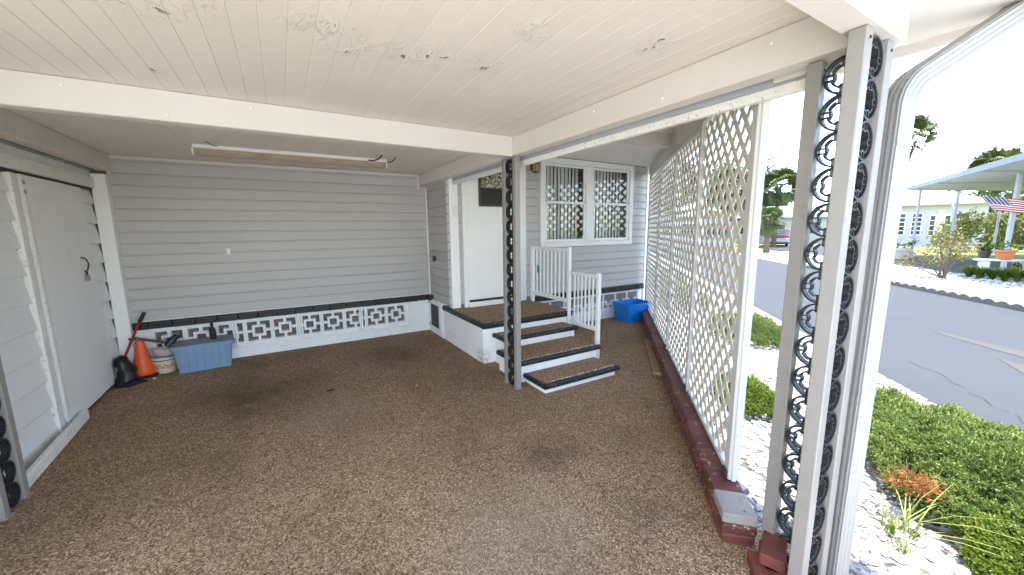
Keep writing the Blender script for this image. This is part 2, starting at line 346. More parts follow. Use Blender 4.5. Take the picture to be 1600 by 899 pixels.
def tag(o, label=None, cat=None, group=None, kind=None):
    if label: o['label'] = label
    if cat: o['category'] = cat
    if group: o['group'] = group
    if kind: o['kind'] = kind
    return o
def thing(name, label, cat, loc=(0, 0, 0), rotz=0, group=None):
    o = bpy.data.objects.new(name, None); o.empty_display_size = .1; link(o, None, loc, (0, 0, rotz)); return tag(o, label, cat, group)
def obj(name, mb, mat, parent=None, loc=(0, 0, 0), rot=(0, 0, 0), smooth=0, local=False, recalc=True):
    """mesh in world coordinates (loc = origin, vertices relative to loc); local=True: loc relative to the parent"""
    me = mb.mesh(name, smooth, recalc) if isinstance(mb, MB) else mb
    if isinstance(mb, MB): me.materials.append(MATS[mat])
    o = bpy.data.objects.new(name, me)
    if local:
        COL.objects.link(o); o.parent = parent; o.location = loc; o.rotation_euler = rot; ABS[o.name] = Vector(loc)
    else: link(o, parent, loc, rot)
    return o
def wobj(name, mb, mat, parent=None, smooth=0):
    """mesh given in world coordinates; origin moved to the middle of its base"""
    xs = [p[0] for p in mb.v]; ys = [p[1] for p in mb.v]; zs = [p[2] for p in mb.v]
    c = Vector(((min(xs)+max(xs))/2, (min(ys)+max(ys))/2, min(zs)))
    mb.v = [(p[0]-c.x, p[1]-c.y, p[2]-c.z) for p in mb.v]
    return obj(name, mb, mat, parent, c, smooth=smooth)
def wbox(name, mat, parent, x0, x1, y0, y1, z0, z1, b=.004): return wobj(name, MB().box(x0, x1, y0, y1, z0, z1, b), mat, parent)
def struct(name, mb, mat, smooth=0):
    o = obj(name, mb, mat, smooth=smooth); o['kind'] = 'structure'; return o
SHARE = {}
def shared(key, fn, mat, smooth=0):
    if key not in SHARE:
        me = fn().mesh(str(key[0]), smooth); me.materials.append(MATS[mat]); SHARE[key] = me
    return SHARE[key]
U = math.sqrt(.5)
def diag(s, t, z=0):          # s along the street (45 degrees), t towards the street
    return (s*U + t*U, s*U - t*U, z)

# ------------------------------------------------------------------ ground, road, beds
def sheet(name, pts, z, mat, zs=None):
    mb = MB(); mb.add([(x, y, (zs[i] if zs else z)) for i, (x, y) in enumerate(pts)], [tuple(range(len(pts)))]); return struct(name, mb, mat)
sheet('ground', [(-400, -400), (400, -400), (400, 400), (-400, 400)], -.16, 'lawn')
fl = MB(); fl.add([(-1.9, -.3, 0), (2.06, -.3, 0), (2.06, .98, 0), (2.06, 5.0, 0), (2.06, 5.95, 0), (-1.9, 5.95, 0)], [(0, 1, 2, 3, 4, 5)])
fl.add([(2.06, .98, 0), (6.02, 4.94, -.03), (6.02, 5.0, -.03), (2.06, 5.0, 0)], [(0, 1, 2, 3)])
fl.add([(-1.9, -.3, 0), (2.06, -.3, 0), (2.06, -.3, -.15), (-1.9, -.3, -.15)], [(0, 1, 2, 3)])
fl.add([(2.06, -.3, 0), (2.06, .98, 0), (2.06, .98, -.15), (2.06, -.3, -.15)], [(0, 1, 2, 3)])
struct('carport_floor', fl, 'pebble_floor')
def strip(name, s0, s1, t0, t1, z, mat):
    return sheet(name, [diag(s0, t0)[:2], diag(s1, t0)[:2], diag(s1, t1)[:2], diag(s0, t1)[:2]], z, mat)
NEAR, FAR = 2.95, 8.0           # kerb lines of the street, measured across it
strip('rock_bed', -1.3, 60, .6, NEAR+.1, -.075, 'rock_ground')
sheet('driveway', [(-9, -14), (2.06, -14), (2.06, -.3), (-9, -.3)], -.05, 'drive_white')  # unseen; made large, close and pale to bounce sun into the carport
sheet('bounce_ground', [(-40, -40), (-9.1, -40), (-9.1, -.3), (-40, -.3)], -.06, 'drive_white')  # unseen white ground added as a reflector for walls and ceiling
strip('road', -60, 130, NEAR, FAR, -.115, 'asphalt')
strip('neighbour_rock_bed', -14, 18.3, FAR+.12, 12.1, -.105, 'rock_ground')
strip('neighbour_driveway', -14, 40, 12.1, 17.5, -.11, 'asphalt')
strip('side_street', 18.5, 30, FAR, 12.1, -.105, 'concrete_light')
strip('far_lawn', -20, 60, 17.5, 60, -.12, 'lawn')
# worn streak in the asphalt, a crack and litter
pm = MB()
def blob(mb, pts, z): mb.add([(*diag(s, t)[:2], z) for s, t in pts], [tuple(range(len(pts)))])
blob(pm, [(7.60, 5.20), (7.2, 5.32), (6.6, 5.48), (6.0, 5.58), (5.2, 5.66), (4.0, 5.70), (2.0, 5.70), (2.0, 5.45), (4.2, 5.42), (5.2, 5.36), (6.0, 5.28), (6.7, 5.20), (7.2, 5.16)], -.111)
blob(pm, [(6.1, 4.92), (5.4, 5.10), (4.4, 5.16), (2.5, 5.14), (2.5, 4.78), (4.6, 4.74), (5.5, 4.70)], -.111)
struct('road_wear_patch', pm, 'asphalt_patch')
random.seed(5); ck = MB(); pts = [(5.75, 3.76), (5.5, 3.73), (5.36, 3.79), (5.2, 3.77), (5.05, 3.70), (4.9, 3.72), (4.75, 3.64), (4.6, 3.66), (4.45, 3.60), (4.25, 3.64), (4.1, 3.55), (3.8, 3.58)]
for (a, b) in zip(pts, pts[1:]):
    wv = .0012+random.random()*.0035
    if random.random() < .15: continue
    blob(ck, [(a[0], a[1]-wv), (a[0], a[1]+wv), (b[0], b[1]+wv*.8), (b[0], b[1]-wv*.8)], -.110)
struct('road_crack', ck, 'crack')

# loose white stones
def stone(mb, x, y, z, r):
    a = random.random()*6.28; e = random.uniform(.55, 1.0); h = random.uniform(.35, .7); n = 6
    ring = lambda f, zz: [(x+r*f*(math.cos(a)*math.cos(k*2*math.pi/n)-e*math.sin(a)*math.sin(k*2*math.pi/n))*random.uniform(.85, 1.12), y+r*f*(math.sin(a)*math.cos(k*2*math.pi/n)+e*math.cos(a)*math.sin(k*2*math.pi/n))*random.uniform(.85, 1.12), zz+random.uniform(-.1, .1)*r) for k in range(n)]
    mb.loft([ring(.8, z-r*h*.3), ring(1., z+r*h*.2), ring(.6, z+r*h)])
gm = MB()
for _ in range(5200):
    s = random.uniform(-.9, 6.5) if random.random() < .8 else random.uniform(2, 12); t = random.uniform(.78, NEAR+.05)
    x, y, _z = diag(s, t)
    if x < 2.08 and y < 1.2: continue
    stone(gm, x, y, -.07, random.uniform(.014, .040))
o = obj('gravel', gm, 'rock_white'); tag(o, 'white landscaping stones covering the bed between lattice and street', 'gravel', kind='stuff')
gm = MB()
for _ in range(2200):
    s = random.uniform(5, 17); t = random.uniform(FAR+.16, 11.9); x, y, _z = diag(s, t); stone(gm, x, y, -.10, random.uniform(.03, .07))
o = obj('gravel', gm, 'rock_white'); tag(o, 'white stones covering the bed across the street', 'gravel', kind='stuff')

# ------------------------------------------------------------------ the mobile home
BY, DY, SX = 5.88, 4.95, 2.0     # back wall, door wall, side wall planes
house = thing('mobile_home', 'grey lap-sided mobile home with white skirting at the back of the carport', 'house', (2.0, 5.9, 0))
def plank_x(x0, x1, y, z, h):     # lap siding course facing -Y
    t_ = max(z+.02, z+h-.017); return MB().prism([(y+.004, z+h-.0005), (y+.001, z+h-.0005), (y+.001, t_+.004), (y-.011, t_), (y-.017, z+.007), (y-.014, z+.001), (y+.004, z)], 'x', x0, x1)
def plank_y(y0, y1, x, z, h):     # facing -X
    t_ = max(z+.02, z+h-.017); return MB().prism([(x+.004, z+h-.0005), (x+.001, z+h-.0005), (x+.001, t_+.004), (x-.011, t_), (x-.017, z+.007), (x-.014, z+.001), (x+.004, z)], 'y', y0, y1)
CH = .127
# structural cores behind the siding
wbox('wall_core', 'siding_seam', house, -1.95, 2.05, BY+.005, 8.9, 0.5, 2.46, 0)
wbox('wall_core', 'siding_seam', house, 2.051, 3.49, DY+.005, 8.9, .3, 2.74, 0)
wbox('wall_core', 'siding_seam', house, 5.49, 5.93, DY+.005, 8.9, .3, 2.74, 0)
wbox('wall_core', 'siding_seam', house, 3.49, 5.49, DY+.005, 8.9, .3, 1.33, 0)
wbox('wall_core', 'siding_seam', house, 3.49, 5.49, DY+.005, 8.9, 2.66, 2.74, 0)
wbox('interior_wall', 'interior_dark', house, 3.49, 5.49, 6.3, 6.35, 1.33, 2.66, 0)
z = .597; 
while z < 2.40:
    wobj('siding_plank', plank_x(-1.53, 1.985, BY, z, min(CH, 2.425-z)), 'siding_grey', house); z += CH
z = .53
while z < 2.55:
    wobj('siding_plank', plank_y(DY+.02, BY-.015, SX, z, CH), 'siding_grey', house); z += CH
z = .555
wins = (3.47, 5.50, 1.31, 2.685)
while z < 2.66:
    h = min(CH, 2.69-z)
    for (a, b) in ((2.115, 2.165), (3.20, 5.90)):
        if b > 3 and z+h > wins[2]+.01 and z < wins[3]-.02:
            for (c, d) in ((3.20, wins[0]), (wins[1], 5.90)): wobj('siding_plank', plank_x(c, d, DY, z, h), 'siding_grey', house)
        else: wobj('siding_plank', plank_x(a, b, DY, z, h), 'siding_grey', house)
    z += CH
wbox('starter_strip', 'trim_white', house, -1.53, 1.985, BY-.017, BY, .586, .597, 0)
wbox('ceiling_moulding', 'beam_white', house, -1.50, 1.88, BY-.035, BY-.005, 2.395, 2.428, .004)
wbox('ceiling_moulding', 'beam_white', house, 1.845, 1.88, BY-.036, BY-.004, 2.20, 2.394, .004)
wbox('ceiling_moulding', 'beam_white', house, -1.535, -1.50, BY-.036, BY-.004, 2.22, 2.428, .004)
wbox('inside_corner', 'trim_white', house, 1.972, 1.996, BY-.028, BY-.004, .53, 2.24, .004)
wbox('corner_trim', 'trim_white', house, 1.984, 2.112, DY-.018, DY+.10, .503, 2.70, .005)
wbox('corner_trim', 'trim_white', house, 5.88, 5.95, DY-.03, DY+.06, -.03, 2.70, .005)
wbox('corner_trim', 'trim_white', house, -1.645, -1.525, BY-.12, BY-.005, .0, 2.22, .006)
# black brick ledge under the siding
def ledge_x(x0, x1, y0, y1, z0, z1):
    n = round((x1-x0)/.21); d = (x1-x0)/n
    for i in range(n):
        j = random.uniform(-.003, .003); wbox('ledge_brick', 'black_paint', house, x0+i*d+.002, x0+(i+1)*d-.002, y0+j, y1, z0+random.uniform(-.003, .003), z1+random.uniform(-.003, .003), .006)
ledge_x(-1.60, 1.99, BY-.055, BY+.05, .50, .585)
wbox('ledge_brick', 'black_paint', house, 1.93, 2.0, BY-.16, BY-.058, .50, .583, .006)
ledge_x(3.32, 5.88, DY-.05, DY+.05, .455, .54)
# skirting wall with pierced screen blocks
def skirt(x0, x1, yw, ztop, bx, pitch, nb, zb, frames, ext):
    wbox('skirting_wall', 'block_white', house, x0, x1, yw, yw+.12, -.05, zb-.02, 0)
    wbox('skirting_wall', 'block_white', house, x0, x1, yw, yw+.12, zb+.28, ztop, 0)
    wbox('skirting_wall', 'block_white', house, x0, bx-.025, yw, yw+.12, zb-.02, zb+.28, 0)
    if bx+nb*pitch-.025 < x1: wbox('skirting_wall', 'block_white', house, bx+nb*pitch-.025, x1, yw, yw+.12, zb-.02, zb+.28, 0)
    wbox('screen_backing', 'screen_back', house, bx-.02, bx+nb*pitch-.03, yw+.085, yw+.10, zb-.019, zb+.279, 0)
    def blk():
        b = MB(); o, i = pitch/2, .125
        for (a0, a1, c0, c1) in ((-o+.001, -i, -.149, .149), (i, o-.001, -.149, .149), (-i, i, -.149, -i), (-i, i, i, .149)): b.box(a0, a1, 0, .08, c0, c1, .003)
        for (a0, a1, c0, c1) in ((-.075, -.045, -.075, .075), (.045, .075, -.075, .075), (-.045, .045, -.075, -.045), (-.045, .045, .045, .075)): b.box(a0, a1, .004, .078, c0, c1, .003)
        for (a0, a1, c0, c1) in ((-.126, -.074, -.016, .016), (.074, .126, -.016, .016), (-.016, .016, -.126, -.074), (-.016, .016, .074, .126)): b.box(a0, a1, .008, .074, c0, c1, .002)
        return b
    me = shared(('screen_block', pitch), blk, 'block_white')
    for k in range(nb): obj('screen_block', me, None, house, (bx-.025+(k+.5)*pitch, yw+.004, zb+.13))
    for (a, b) in frames:     # white painted batten frames over the blocks
        for (u0, u1, v0, v1) in ((a, a+.022, ext, ztop-.005), (b-.022, b, ext, ztop-.005), (a+.0225, b-.0225, ztop-.03, ztop-.005), (a+.0225, b-.0225, ext, ext+.03)):
            wbox('screen_frame', 'frame_white', house, u0, u1, yw-.022, yw-.002, v0, v1, .003)
skirt(-1.95, 2.0, BY, .50, -1.36, .297, 10, .19, ((-1.40, -.60), (-.595, .135), (.14, .915), (.92, 1.64)), .115)
skirt(3.2, 5.90, DY, .455, 3.42, .297, 8, .155, (), .1)
# skirting and vent beside the landing
wbox('skirting_wall', 'block_white', house, 1.952, 2.05, 5.26, BY-.001, -.05, .528, .003)
wbox('vent_frame', 'trim_white', house, 1.935, 1.951, 5.30, 5.80, .07, .505, .004)
vf = wbox('vent_grille', 'grille_dark', house, 1.930, 1.937, 5.385, 5.70, .12, .465, 0)
for k in range(11): wobj('louvre', MB().box(1.921, 1.9305, 5.39, 5.695, .13+k*.03, .142+k*.03), 'grille_dark', vf)
for zz in (.11, .46): wbox('hinge', 'post_metal', house, 1.925, 1.934, 5.765, 5.795, zz, zz+.04, .002)
# outlet, switch and cable cover on the walls
wbox('outlet_cover', 'outlet_white', house, -.585, -.545, BY-.022, BY-.008, 1.33, 1.40, .003)
ob = wbox('outlet_box', 'bronze', house, 1.93, 1.985, 5.52, 5.60, 1.14, 1.21, .006); wbox('outlet_lid', 'channel_grey', ob, 1.915, 1.929, 5.53, 5.59, 1.145, 1.205, .004)
wbox('switch_plate', 'outlet_white', house, 2.03, 2.095, DY-.028, DY-.019, 1.78, 1.93, .003)
# front door
dr = wobj('door', MB().box(2.235, 3.08, DY-.02, DY+.02, .60, 2.62, .004), 'door_white', house)
wbox('door_trim', 'trim_white', house, 2.165, 2.23, DY-.045, DY, .503, 2.69, .004)
wbox('door_trim', 'trim_white', house, 3.085, 3.20, DY-.045, DY, .503, 2.69, .004)
wbox('door_trim', 'trim_white', house, 2.231, 3.084, DY-.044, DY, 2.625, 2.69, .004)
wbox('threshold', 'trim_white', house, 2.231, 3.084, DY-.07, DY, .503, .572, .004)
wbox('weather_strip', 'rubber_black', house, 2.236, 3.080, DY-.05, DY-.022, .574, .596, .003)
dw = wobj('door_window', MB().box(2.42, 2.455, DY-.05, DY-.021, 1.92, 2.45, .004).box(2.90, 2.935, DY-.05, DY-.021, 1.92, 2.45, .004).box(2.456, 2.899, DY-.05, DY-.021, 1.92, 1.955, .004).box(2.456, 2.899, DY-.05, DY-.021, 2.415, 2.45, .004).box(2.456, 2.899, DY-.05, DY-.021, 2.155, 2.18, .004), 'bronze', dr)
wbox('pane', 'floral_glass', dr, 2.456, 2.899, DY-.03, DY-.022, 2.181, 2.414, 0)
wbox('pane', 'louver_dark', dr, 2.456, 2.899, DY-.028, DY-.022, 1.956, 2.154, 0)
for k in range(5): wobj('louvre', MB().prism([(DY-.044, 1.962+k*.039), (DY-.041, 1.960+k*.039), (DY-.029, 1.992+k*.039), (DY-.032, 1.994+k*.039)], 'x', 2.46, 2.895), 'louver_dark', dr)
wobj('door_hook', MB().tube([(2.70, DY-.024, 1.88), (2.70, DY-.034, 1.86), (2.70, DY-.036, 1.82), (2.715, DY-.03, 1.81)], .005, 6), 'trim_white', dr, 40)
# double window with vertical blinds
wx0, wx1, wz0, wz1 = wins
wn = wobj('window', MB().box(wx0, wx0+.085, DY-.05, DY+.03, wz0, wz1, .005).box(wx1-.085, wx1, DY-.05, DY+.03, wz0, wz1, .005).box(wx0+.086, wx1-.086, DY-.05, DY+.03, wz1-.085, wz1, .005).box(wx0+.086, wx1-.086, DY-.055, DY+.03, wz0, wz0+.075, .005).box(4.395, 4.545, DY-.042, DY+.03, wz0+.076, wz1-.086, .005), 'frame_white', house)
for (a, b) in ((wx0+.088, 4.393), (4.547, wx1-.088)):
    z0, z1, zm = wz0+.077, wz1-.087, 2.01
    wobj('sash', MB().box(a, a+.04, DY-.03, DY+.0, z0, zm, .003).box(b-.04, b, DY-.03, DY, z0, zm, .003).box(a+.041, b-.041, DY-.03, DY, z0, z0+.045, .003).box(a+.041, b-.041, DY-.032, DY, zm-.02, zm+.02, .003), 'frame_white', wn)
    wobj('sash', MB().box(a, a+.032, DY-.012, DY+.02, zm+.021, z1, .003).box(b-.032, b, DY-.012, DY+.02, zm+.021, z1, .003).box(a+.033, b-.033, DY-.012, DY+.02, z1-.035, z1, .003), 'frame_white', wn)
    wbox('pane', 'glass', wn, a+.04, b-.04, DY-.018, DY-.014, z0+.045, zm-.02, 0)
    wbox('pane', 'glass', wn, a+.032, b-.032, DY+.002, DY+.006, zm+.02, z1-.035, 0)
    n = 10
    for k in range(n):
        x = a+.05+(b-a-.1)*(k+.5)/n; an = R_(20+random.uniform(-6, 6)); q = MB().box(-.040, .040, -.0012, .0012, z0+.02-1.5, z1-1.5)
        obj('blind_slat', q, 'blind_slat', wn, (x, DY+.11, 1.5), (0, 0, an))
# porch lantern is its own fixture
ln = thing('wall_lantern', 'small black and amber lantern on the siding between door and double window', 'lantern', (3.335, DY-.02, 2.46))
wobj('back_plate', MB().box(3.30, 3.37, DY-.03, DY-.014, 2.47, 2.62, .004), 'bronze', ln)
wobj('hood', MB().lathe([(.058, 0), (.055, .02), (.04, .045), (.018, .06), (.001, .065)], (3.335, DY-.10, 2.55), 12), 'bronze', ln, 30)
wobj('arm', MB().tube([(3.335, DY-.03, 2.60), (3.335, DY-.07, 2.63), (3.335, DY-.10, 2.605)], .008, 6), 'bronze', ln, 40)
wobj('lamp_glass', MB().box(3.30, 3.37, DY-.135, DY-.065, 2.44, 2.548, .006), 'lamp_glass', ln)
for dx in (-.037, .037):
    for dy in (-.037, .037): wobj('cage_bar', MB().box(3.335+dx-.003, 3.335+dx+.003, DY-.1+dy-.003, DY-.1+dy+.003, 2.43, 2.552), 'bronze', ln)
wobj('finial', MB().lathe([(.045, 0), (.04, -.008), (.008, -.015), (.001, -.03)], (3.335, DY-.10, 2.438), 10), 'bronze', ln, 30)
# house roof
wobj('roof', MB().box(-1.9, 6.2, 5.95, 9.4, 2.82, 2.95, .02), 'roof_white', house)
wobj('roof', MB().box(2.09, 6.2, DY-.03, 5.94, 2.82, 2.94, .02), 'roof_white', house)

# ------------------------------------------------------------------ carport roof with beams
car = thing('carport_roof', 'white board carport ceiling carried by painted beams', 'carport', (.2, 3, 0))
CZ, Y0 = 2.43, .25
x = -1.60; i = 0
while x < 1.985:
    wd = .1; g = random.choice((.0022, .0016, .0020, .0008))
    wobj('ceiling_board', MB().box(x+g/2, min(x+wd, 1.99)-g/2, Y0, BY-.004, CZ+random.uniform(0, .001), CZ+.012, .0022), 'ceiling_flaking', car); x += wd
wbox('roof_deck', 'roof_white', car, -1.9, 2.001, Y0-.02, 5.94, CZ+.0125, CZ+.10, 0)
wbox('board_backing', 'ceiling_white', car, -1.6, 1.99, Y0, BY-.01, CZ+.0035, CZ+.008, 0)
wbox('soffit', 'ceiling_white', car, 2.002, 2.55, Y0-.02, 1.75, CZ-.01, CZ+.09, 0)
wbox('sun_block_sheet', 'roof_white', car, 1.86, 2.75, .30, DY-.05, 2.785, 2.80, 0)  # unseen sheet added to stop sun leaking between the two roofs
wbox('front_fascia', 'beam_white', car, -1.9, 2.62, Y0-.05, Y0-.021, CZ-.03, CZ+.14, .004)
wbox('eave_fascia', 'beam_white', car, 2.551, 2.58, Y0-.02, 1.75, CZ-.05, CZ+.13, .004)
def screws(par, pts, ax):
    for p in pts:
        o = obj('screw_head', shared(('screw_head', ax), lambda: MB().lathe([(.009, -.001), (.008, .004), (.003, .006)], n=8), 'worn_white', 40), None, par, p, {'y': (R_(90), 0, 0), 'x': (0, R_(-90), 0)}[ax])
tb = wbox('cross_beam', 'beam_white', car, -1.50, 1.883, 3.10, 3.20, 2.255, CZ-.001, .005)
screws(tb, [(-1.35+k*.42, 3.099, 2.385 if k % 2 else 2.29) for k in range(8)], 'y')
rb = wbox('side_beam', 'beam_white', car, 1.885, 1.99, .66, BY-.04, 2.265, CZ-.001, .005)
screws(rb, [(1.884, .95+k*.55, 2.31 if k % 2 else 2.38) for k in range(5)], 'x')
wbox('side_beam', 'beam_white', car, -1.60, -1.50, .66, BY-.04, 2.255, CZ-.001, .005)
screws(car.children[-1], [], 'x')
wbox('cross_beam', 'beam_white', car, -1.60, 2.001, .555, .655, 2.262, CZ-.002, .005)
wbox('beam_end_board', 'beam_white', car, 2.002, 2.02, .553, .99, 2.25, CZ-.012, .003)
wbox('beam_channel', 'channel_grey', car, 2.030, 2.052, .83, DY-.03, 2.243, 2.40, .003)
wbox('beam_strip', 'worn_white', car, 2.026, 2.064, .83, DY-.03, 2.195, 2.242, .004)
# porch roof between carport and lattice
pr = thing('porch_roof', 'pale flat porch ceiling between carport beam and lattice top', 'porch roof', (4, 4, 0))
q = [(2.066, 1.352), (2.066, DY-.02), (6.62, DY-.02), (2.86, 1.17), (2.80, .80), (2.60, .80), (2.60, 1.352)]  # outer edge pushed past the lattice, shaped to keep sun off the floor
wobj('ceiling_panel', MB().prism(q, 'z', 2.70, 2.78), 'ceiling_white', pr)
wobj('wall_plate', MB().box(2.066, 2.085, 1.353, DY-.03, 2.24, 2.699), 'beam_white', pr)
wbox('cross_beam', 'beam_white', pr, 2.086, 4.10, 3.12, 3.22, 2.55, 2.699, .005)

# ------------------------------------------------------------------ ornamental posts
def ring_mesh():
    mb = MB(); N = 28; d = .016
    def ann(ro, ri, dd):
        lo = [[], [], [], []]
        for k in range(N):
            a = 2*math.pi*k/N; ra, rb_ = ro(a), ri(a)
            for j, (r, y) in enumerate(((ra, -dd), (ra, dd), (rb_, dd), (rb_, -dd))): lo[j].append((r*math.cos(a), y, r*math.sin(a)))
        vs = [p for l in lo for p in l]; fs = []
        for j in range(4):
            for k in range(N): fs.append((j*N+k, j*N+(k+1) % N, ((j+1) % 4)*N+(k+1) % N, ((j+1) % 4)*N+k))
        mb.add(vs, fs)
    ann(lambda a: .0705, lambda a: .0635, d)
    def st(a): 
        t = (a+math.pi/4) % (math.pi/2) - math.pi/4
        return .034 if abs(t) < .42 else .044
    ann(lambda a: st(a)+.004, lambda a: st(a)-.002, d*.8)
    for k in range(4):
        M = Matrix.Rotation(k*math.pi/2, 4, 'Y')
        for s_ in (-.010, .010): mb.box(.036, .065, -d*.8, d*.8, s_-.002, s_+.002, 0, M)
    return mb
RING = shared(('ring', 0), ring_mesh, 'ring_black', 30)
def post(label, tubes, wings, ztop, zbot=0., group='ornamental carport posts'):
    t = thing('ornamental_post', label, 'post', (tubes[0][0], tubes[0][1], zbot), 0, group)
    for (x, y) in tubes:
        tb_ = wbox('tube', 'post_metal', t, x-.027, x+.027, y-.027, y+.027, zbot, ztop, .004)
        wbox('base_plate', 'post_metal', tb_, x-.04, x+.04, y-.035, y+.035, zbot-.003, zbot+.006, .002)
        o = obj('screw_head', shared(('screw_dark', 0), lambda: MB().lathe([(.006, -.001), (.005, .003), (.002, .004)], n=8), 'rubber_black', 40), None, tb_, (x, y-.027, ztop-.035), (R_(90), 0, 0))
    for (x, y, rz) in wings:
        z = zbot+.078
        while z < ztop-.06:
            obj('ring', RING, None, t, (x, y, z), (0, 0, rz)); z += .1405
    return t
H90 = R_(90)
post('twin-tube post with black rings standing beside the front steps', [(1.935, 3.135), (1.935, 3.335)], [(1.935, 3.235, H90)], 2.264)
post('three-tube corner post with black rings beside the white downspout', [(1.955, .60), (1.955, .80), (1.755, .60)], [(1.955, .70, H90), (1.855, .60, 0)], 2.261)
post('twin-tube post with black rings in front of the shed wall', [(-1.50, 3.18), (-1.50, 3.385)], [(-1.50, 3.2825, H90)], 2.254)

# ------------------------------------------------------------------ downspout and gutter
ds = thing('downspout', 'white corrugated downspout with curved elbow beside the corner post', 'downspout', (2.09, .545, -.05))
def dprof(hw, hd):
    pts = []
    for (x0, y0, x1, y1) in ((-hw, -hd, hw, -hd), (hw, -hd, hw, hd), (hw, hd, -hw, hd), (-hw, hd, -hw, -hd)):
        nn = 12
        for k in range(nn):
            f = k/nn; x = x0+(x1-x0)*f; y = y0+(y1-y0)*f
            rib = .0035 if k in (3, 6, 9) else 0
            L = math.hypot(x1-x0, y1-y0); nx, ny = (y1-y0)/L, -(x1-x0)/L
            cf = .82 if k == 0 else 1
            pts.append((x*cf+nx*-rib, y*cf-ny*rib*-1*0 + ny*-rib))
    return pts
PROF = dprof(.043, .034)
def sweep(path, side, scl=None):
    rings = []
    for i, p in enumerate(path):
        p = Vector(p); t = (Vector(path[min(i+1, len(path)-1)])-Vector(path[max(i-1, 0)])).normalized()
        a = (side - t*side.dot(t)).normalized(); b = t.cross(a); k = 1 if not scl else scl[i]
        rings.append([tuple(p+(a*u+b*v)*k) for u, v in PROF])
    return MB().loft(rings)
dirp = Vector((.33, -.19, .25)).normalized(); hz = Vector((dirp.x, dirp.y, 0)).normalized(); side = Vector((-hz.y, hz.x, 0))
B = Vector((2.095, .572, 0))
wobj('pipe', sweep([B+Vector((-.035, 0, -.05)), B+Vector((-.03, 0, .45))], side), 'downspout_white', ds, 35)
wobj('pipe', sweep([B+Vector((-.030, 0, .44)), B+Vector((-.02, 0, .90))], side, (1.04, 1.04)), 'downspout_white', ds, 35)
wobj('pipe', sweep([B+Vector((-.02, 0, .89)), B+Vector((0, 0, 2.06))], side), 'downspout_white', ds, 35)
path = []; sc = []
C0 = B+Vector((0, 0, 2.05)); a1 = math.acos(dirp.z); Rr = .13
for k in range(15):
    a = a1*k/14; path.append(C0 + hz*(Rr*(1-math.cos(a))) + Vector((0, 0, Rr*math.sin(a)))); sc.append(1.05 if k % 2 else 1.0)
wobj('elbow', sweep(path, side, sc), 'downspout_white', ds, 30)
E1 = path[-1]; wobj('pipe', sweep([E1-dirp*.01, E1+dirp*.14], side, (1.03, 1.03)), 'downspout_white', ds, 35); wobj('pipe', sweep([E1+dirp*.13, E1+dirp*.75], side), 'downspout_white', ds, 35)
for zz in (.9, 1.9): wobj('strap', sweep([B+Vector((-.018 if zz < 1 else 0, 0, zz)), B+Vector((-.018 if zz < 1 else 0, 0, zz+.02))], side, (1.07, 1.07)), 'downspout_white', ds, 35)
gu = thing('gutter', 'white eave gutter above the downspout', 'gutter', (2.63, .5, 2.4))
wobj('trough', MB().prism([(2.582, 2.57), (2.582, 2.45), (2.64, 2.45), (2.69, 2.50), (2.69, 2.57), (2.68, 2.57), (2.68, 2.505), (2.637, 2.46), (2.59, 2.46), (2.59, 2.57)], 'y', Y0-.05, 1.35), 'downspout_white', gu)

# ------------------------------------------------------------------ light fixture
lf = thing('fluorescent_fixture', 'long rusty fluorescent light fixture on the ceiling behind the cross beam', 'light fixture', (.26, 4.84, 2.36))
wbox('tray', 'fixture_white', lf, -.64, 1.16, 4.775, 4.905, 2.395, CZ-.001, .004)
wobj('lens', MB().prism([(4.785, 2.394), (4.775, 2.36), (4.80, 2.335), (4.88, 2.335), (4.905, 2.36), (4.895, 2.394)], 'x', -.635, 1.145), 'lens_rust', lf)
wobj('end_cap', MB().prism([(4.783, 2.396), (4.770, 2.358), (4.80, 2.331), (4.88, 2.331), (4.91, 2.358), (4.897, 2.396)], 'x', -.65, -.636), 'fixture_white', lf)
wobj('end_cap', MB().prism([(4.783, 2.396), (4.770, 2.358), (4.80, 2.331), (4.88, 2.331), (4.91, 2.358), (4.897, 2.396)], 'x', 1.146, 1.16), 'fixture_white', lf)
wobj('wire', MB().tube([(1.16, 4.80, 2.40), (1.19, 4.74, 2.395), (1.21, 4.66, 2.41), (1.215, 4.60, 2.428)], .006, 6), 'wire_black', lf, 40)
wobj('wire', MB().tube([(.95, 4.775, 2.405), (.985, 4.70, 2.39), (1.03, 4.62, 2.40), (1.05, 4.55, 2.428)], .008, 6), 'wire_black', lf, 40)
wobj('wire', MB().tube([(-.45, 4.77, 2.42), (-.47, 4.70, 2.41), (-.52, 4.62, 2.428)], .004, 6), 'wire_black', lf, 40)

# ------------------------------------------------------------------ storage shed on the left
sh = thing('storage_shed', 'white lap-sided storage shed with sliding panel door on the left', 'shed', (-1.7, 4.5, 0))
XS = -1.65
wbox('wall_core', 'siding_seam', sh, -3.4, XS-.025, 2.2, 5.84, .0, 2.30, 0)
def shed_plank(y0, y1, z, h):
    return MB().prism([(XS-.022, z+h-.001), (XS-.018, z+h-.013), (XS+.008, z+.008), (XS+.006, z), (XS-.03, z), (XS-.03, z+h-.001)], 'y', y0, y1)
z = .06
while z < 2.03:
    for (a, b) in ((2.2, 4.285), (5.49, 5.79)): wobj('siding_plank', shed_plank(a, b, z, min(.205, 2.05-z)), 'shed_white', sh)
    z += .205
wbox('jamb', 'worn_white', sh, XS-.02, XS+.022, 4.29, 4.365, .02, 2.045, .004)
wbox('door_gap', 'shed_dark', sh, XS-.022, XS-.010, 4.366, 4.42, .02, 2.04, 0)
dp = wbox('door_panel', 'shed_door', sh, XS-.008, XS+.022, 4.40, 5.135, .03, 2.045, .004)
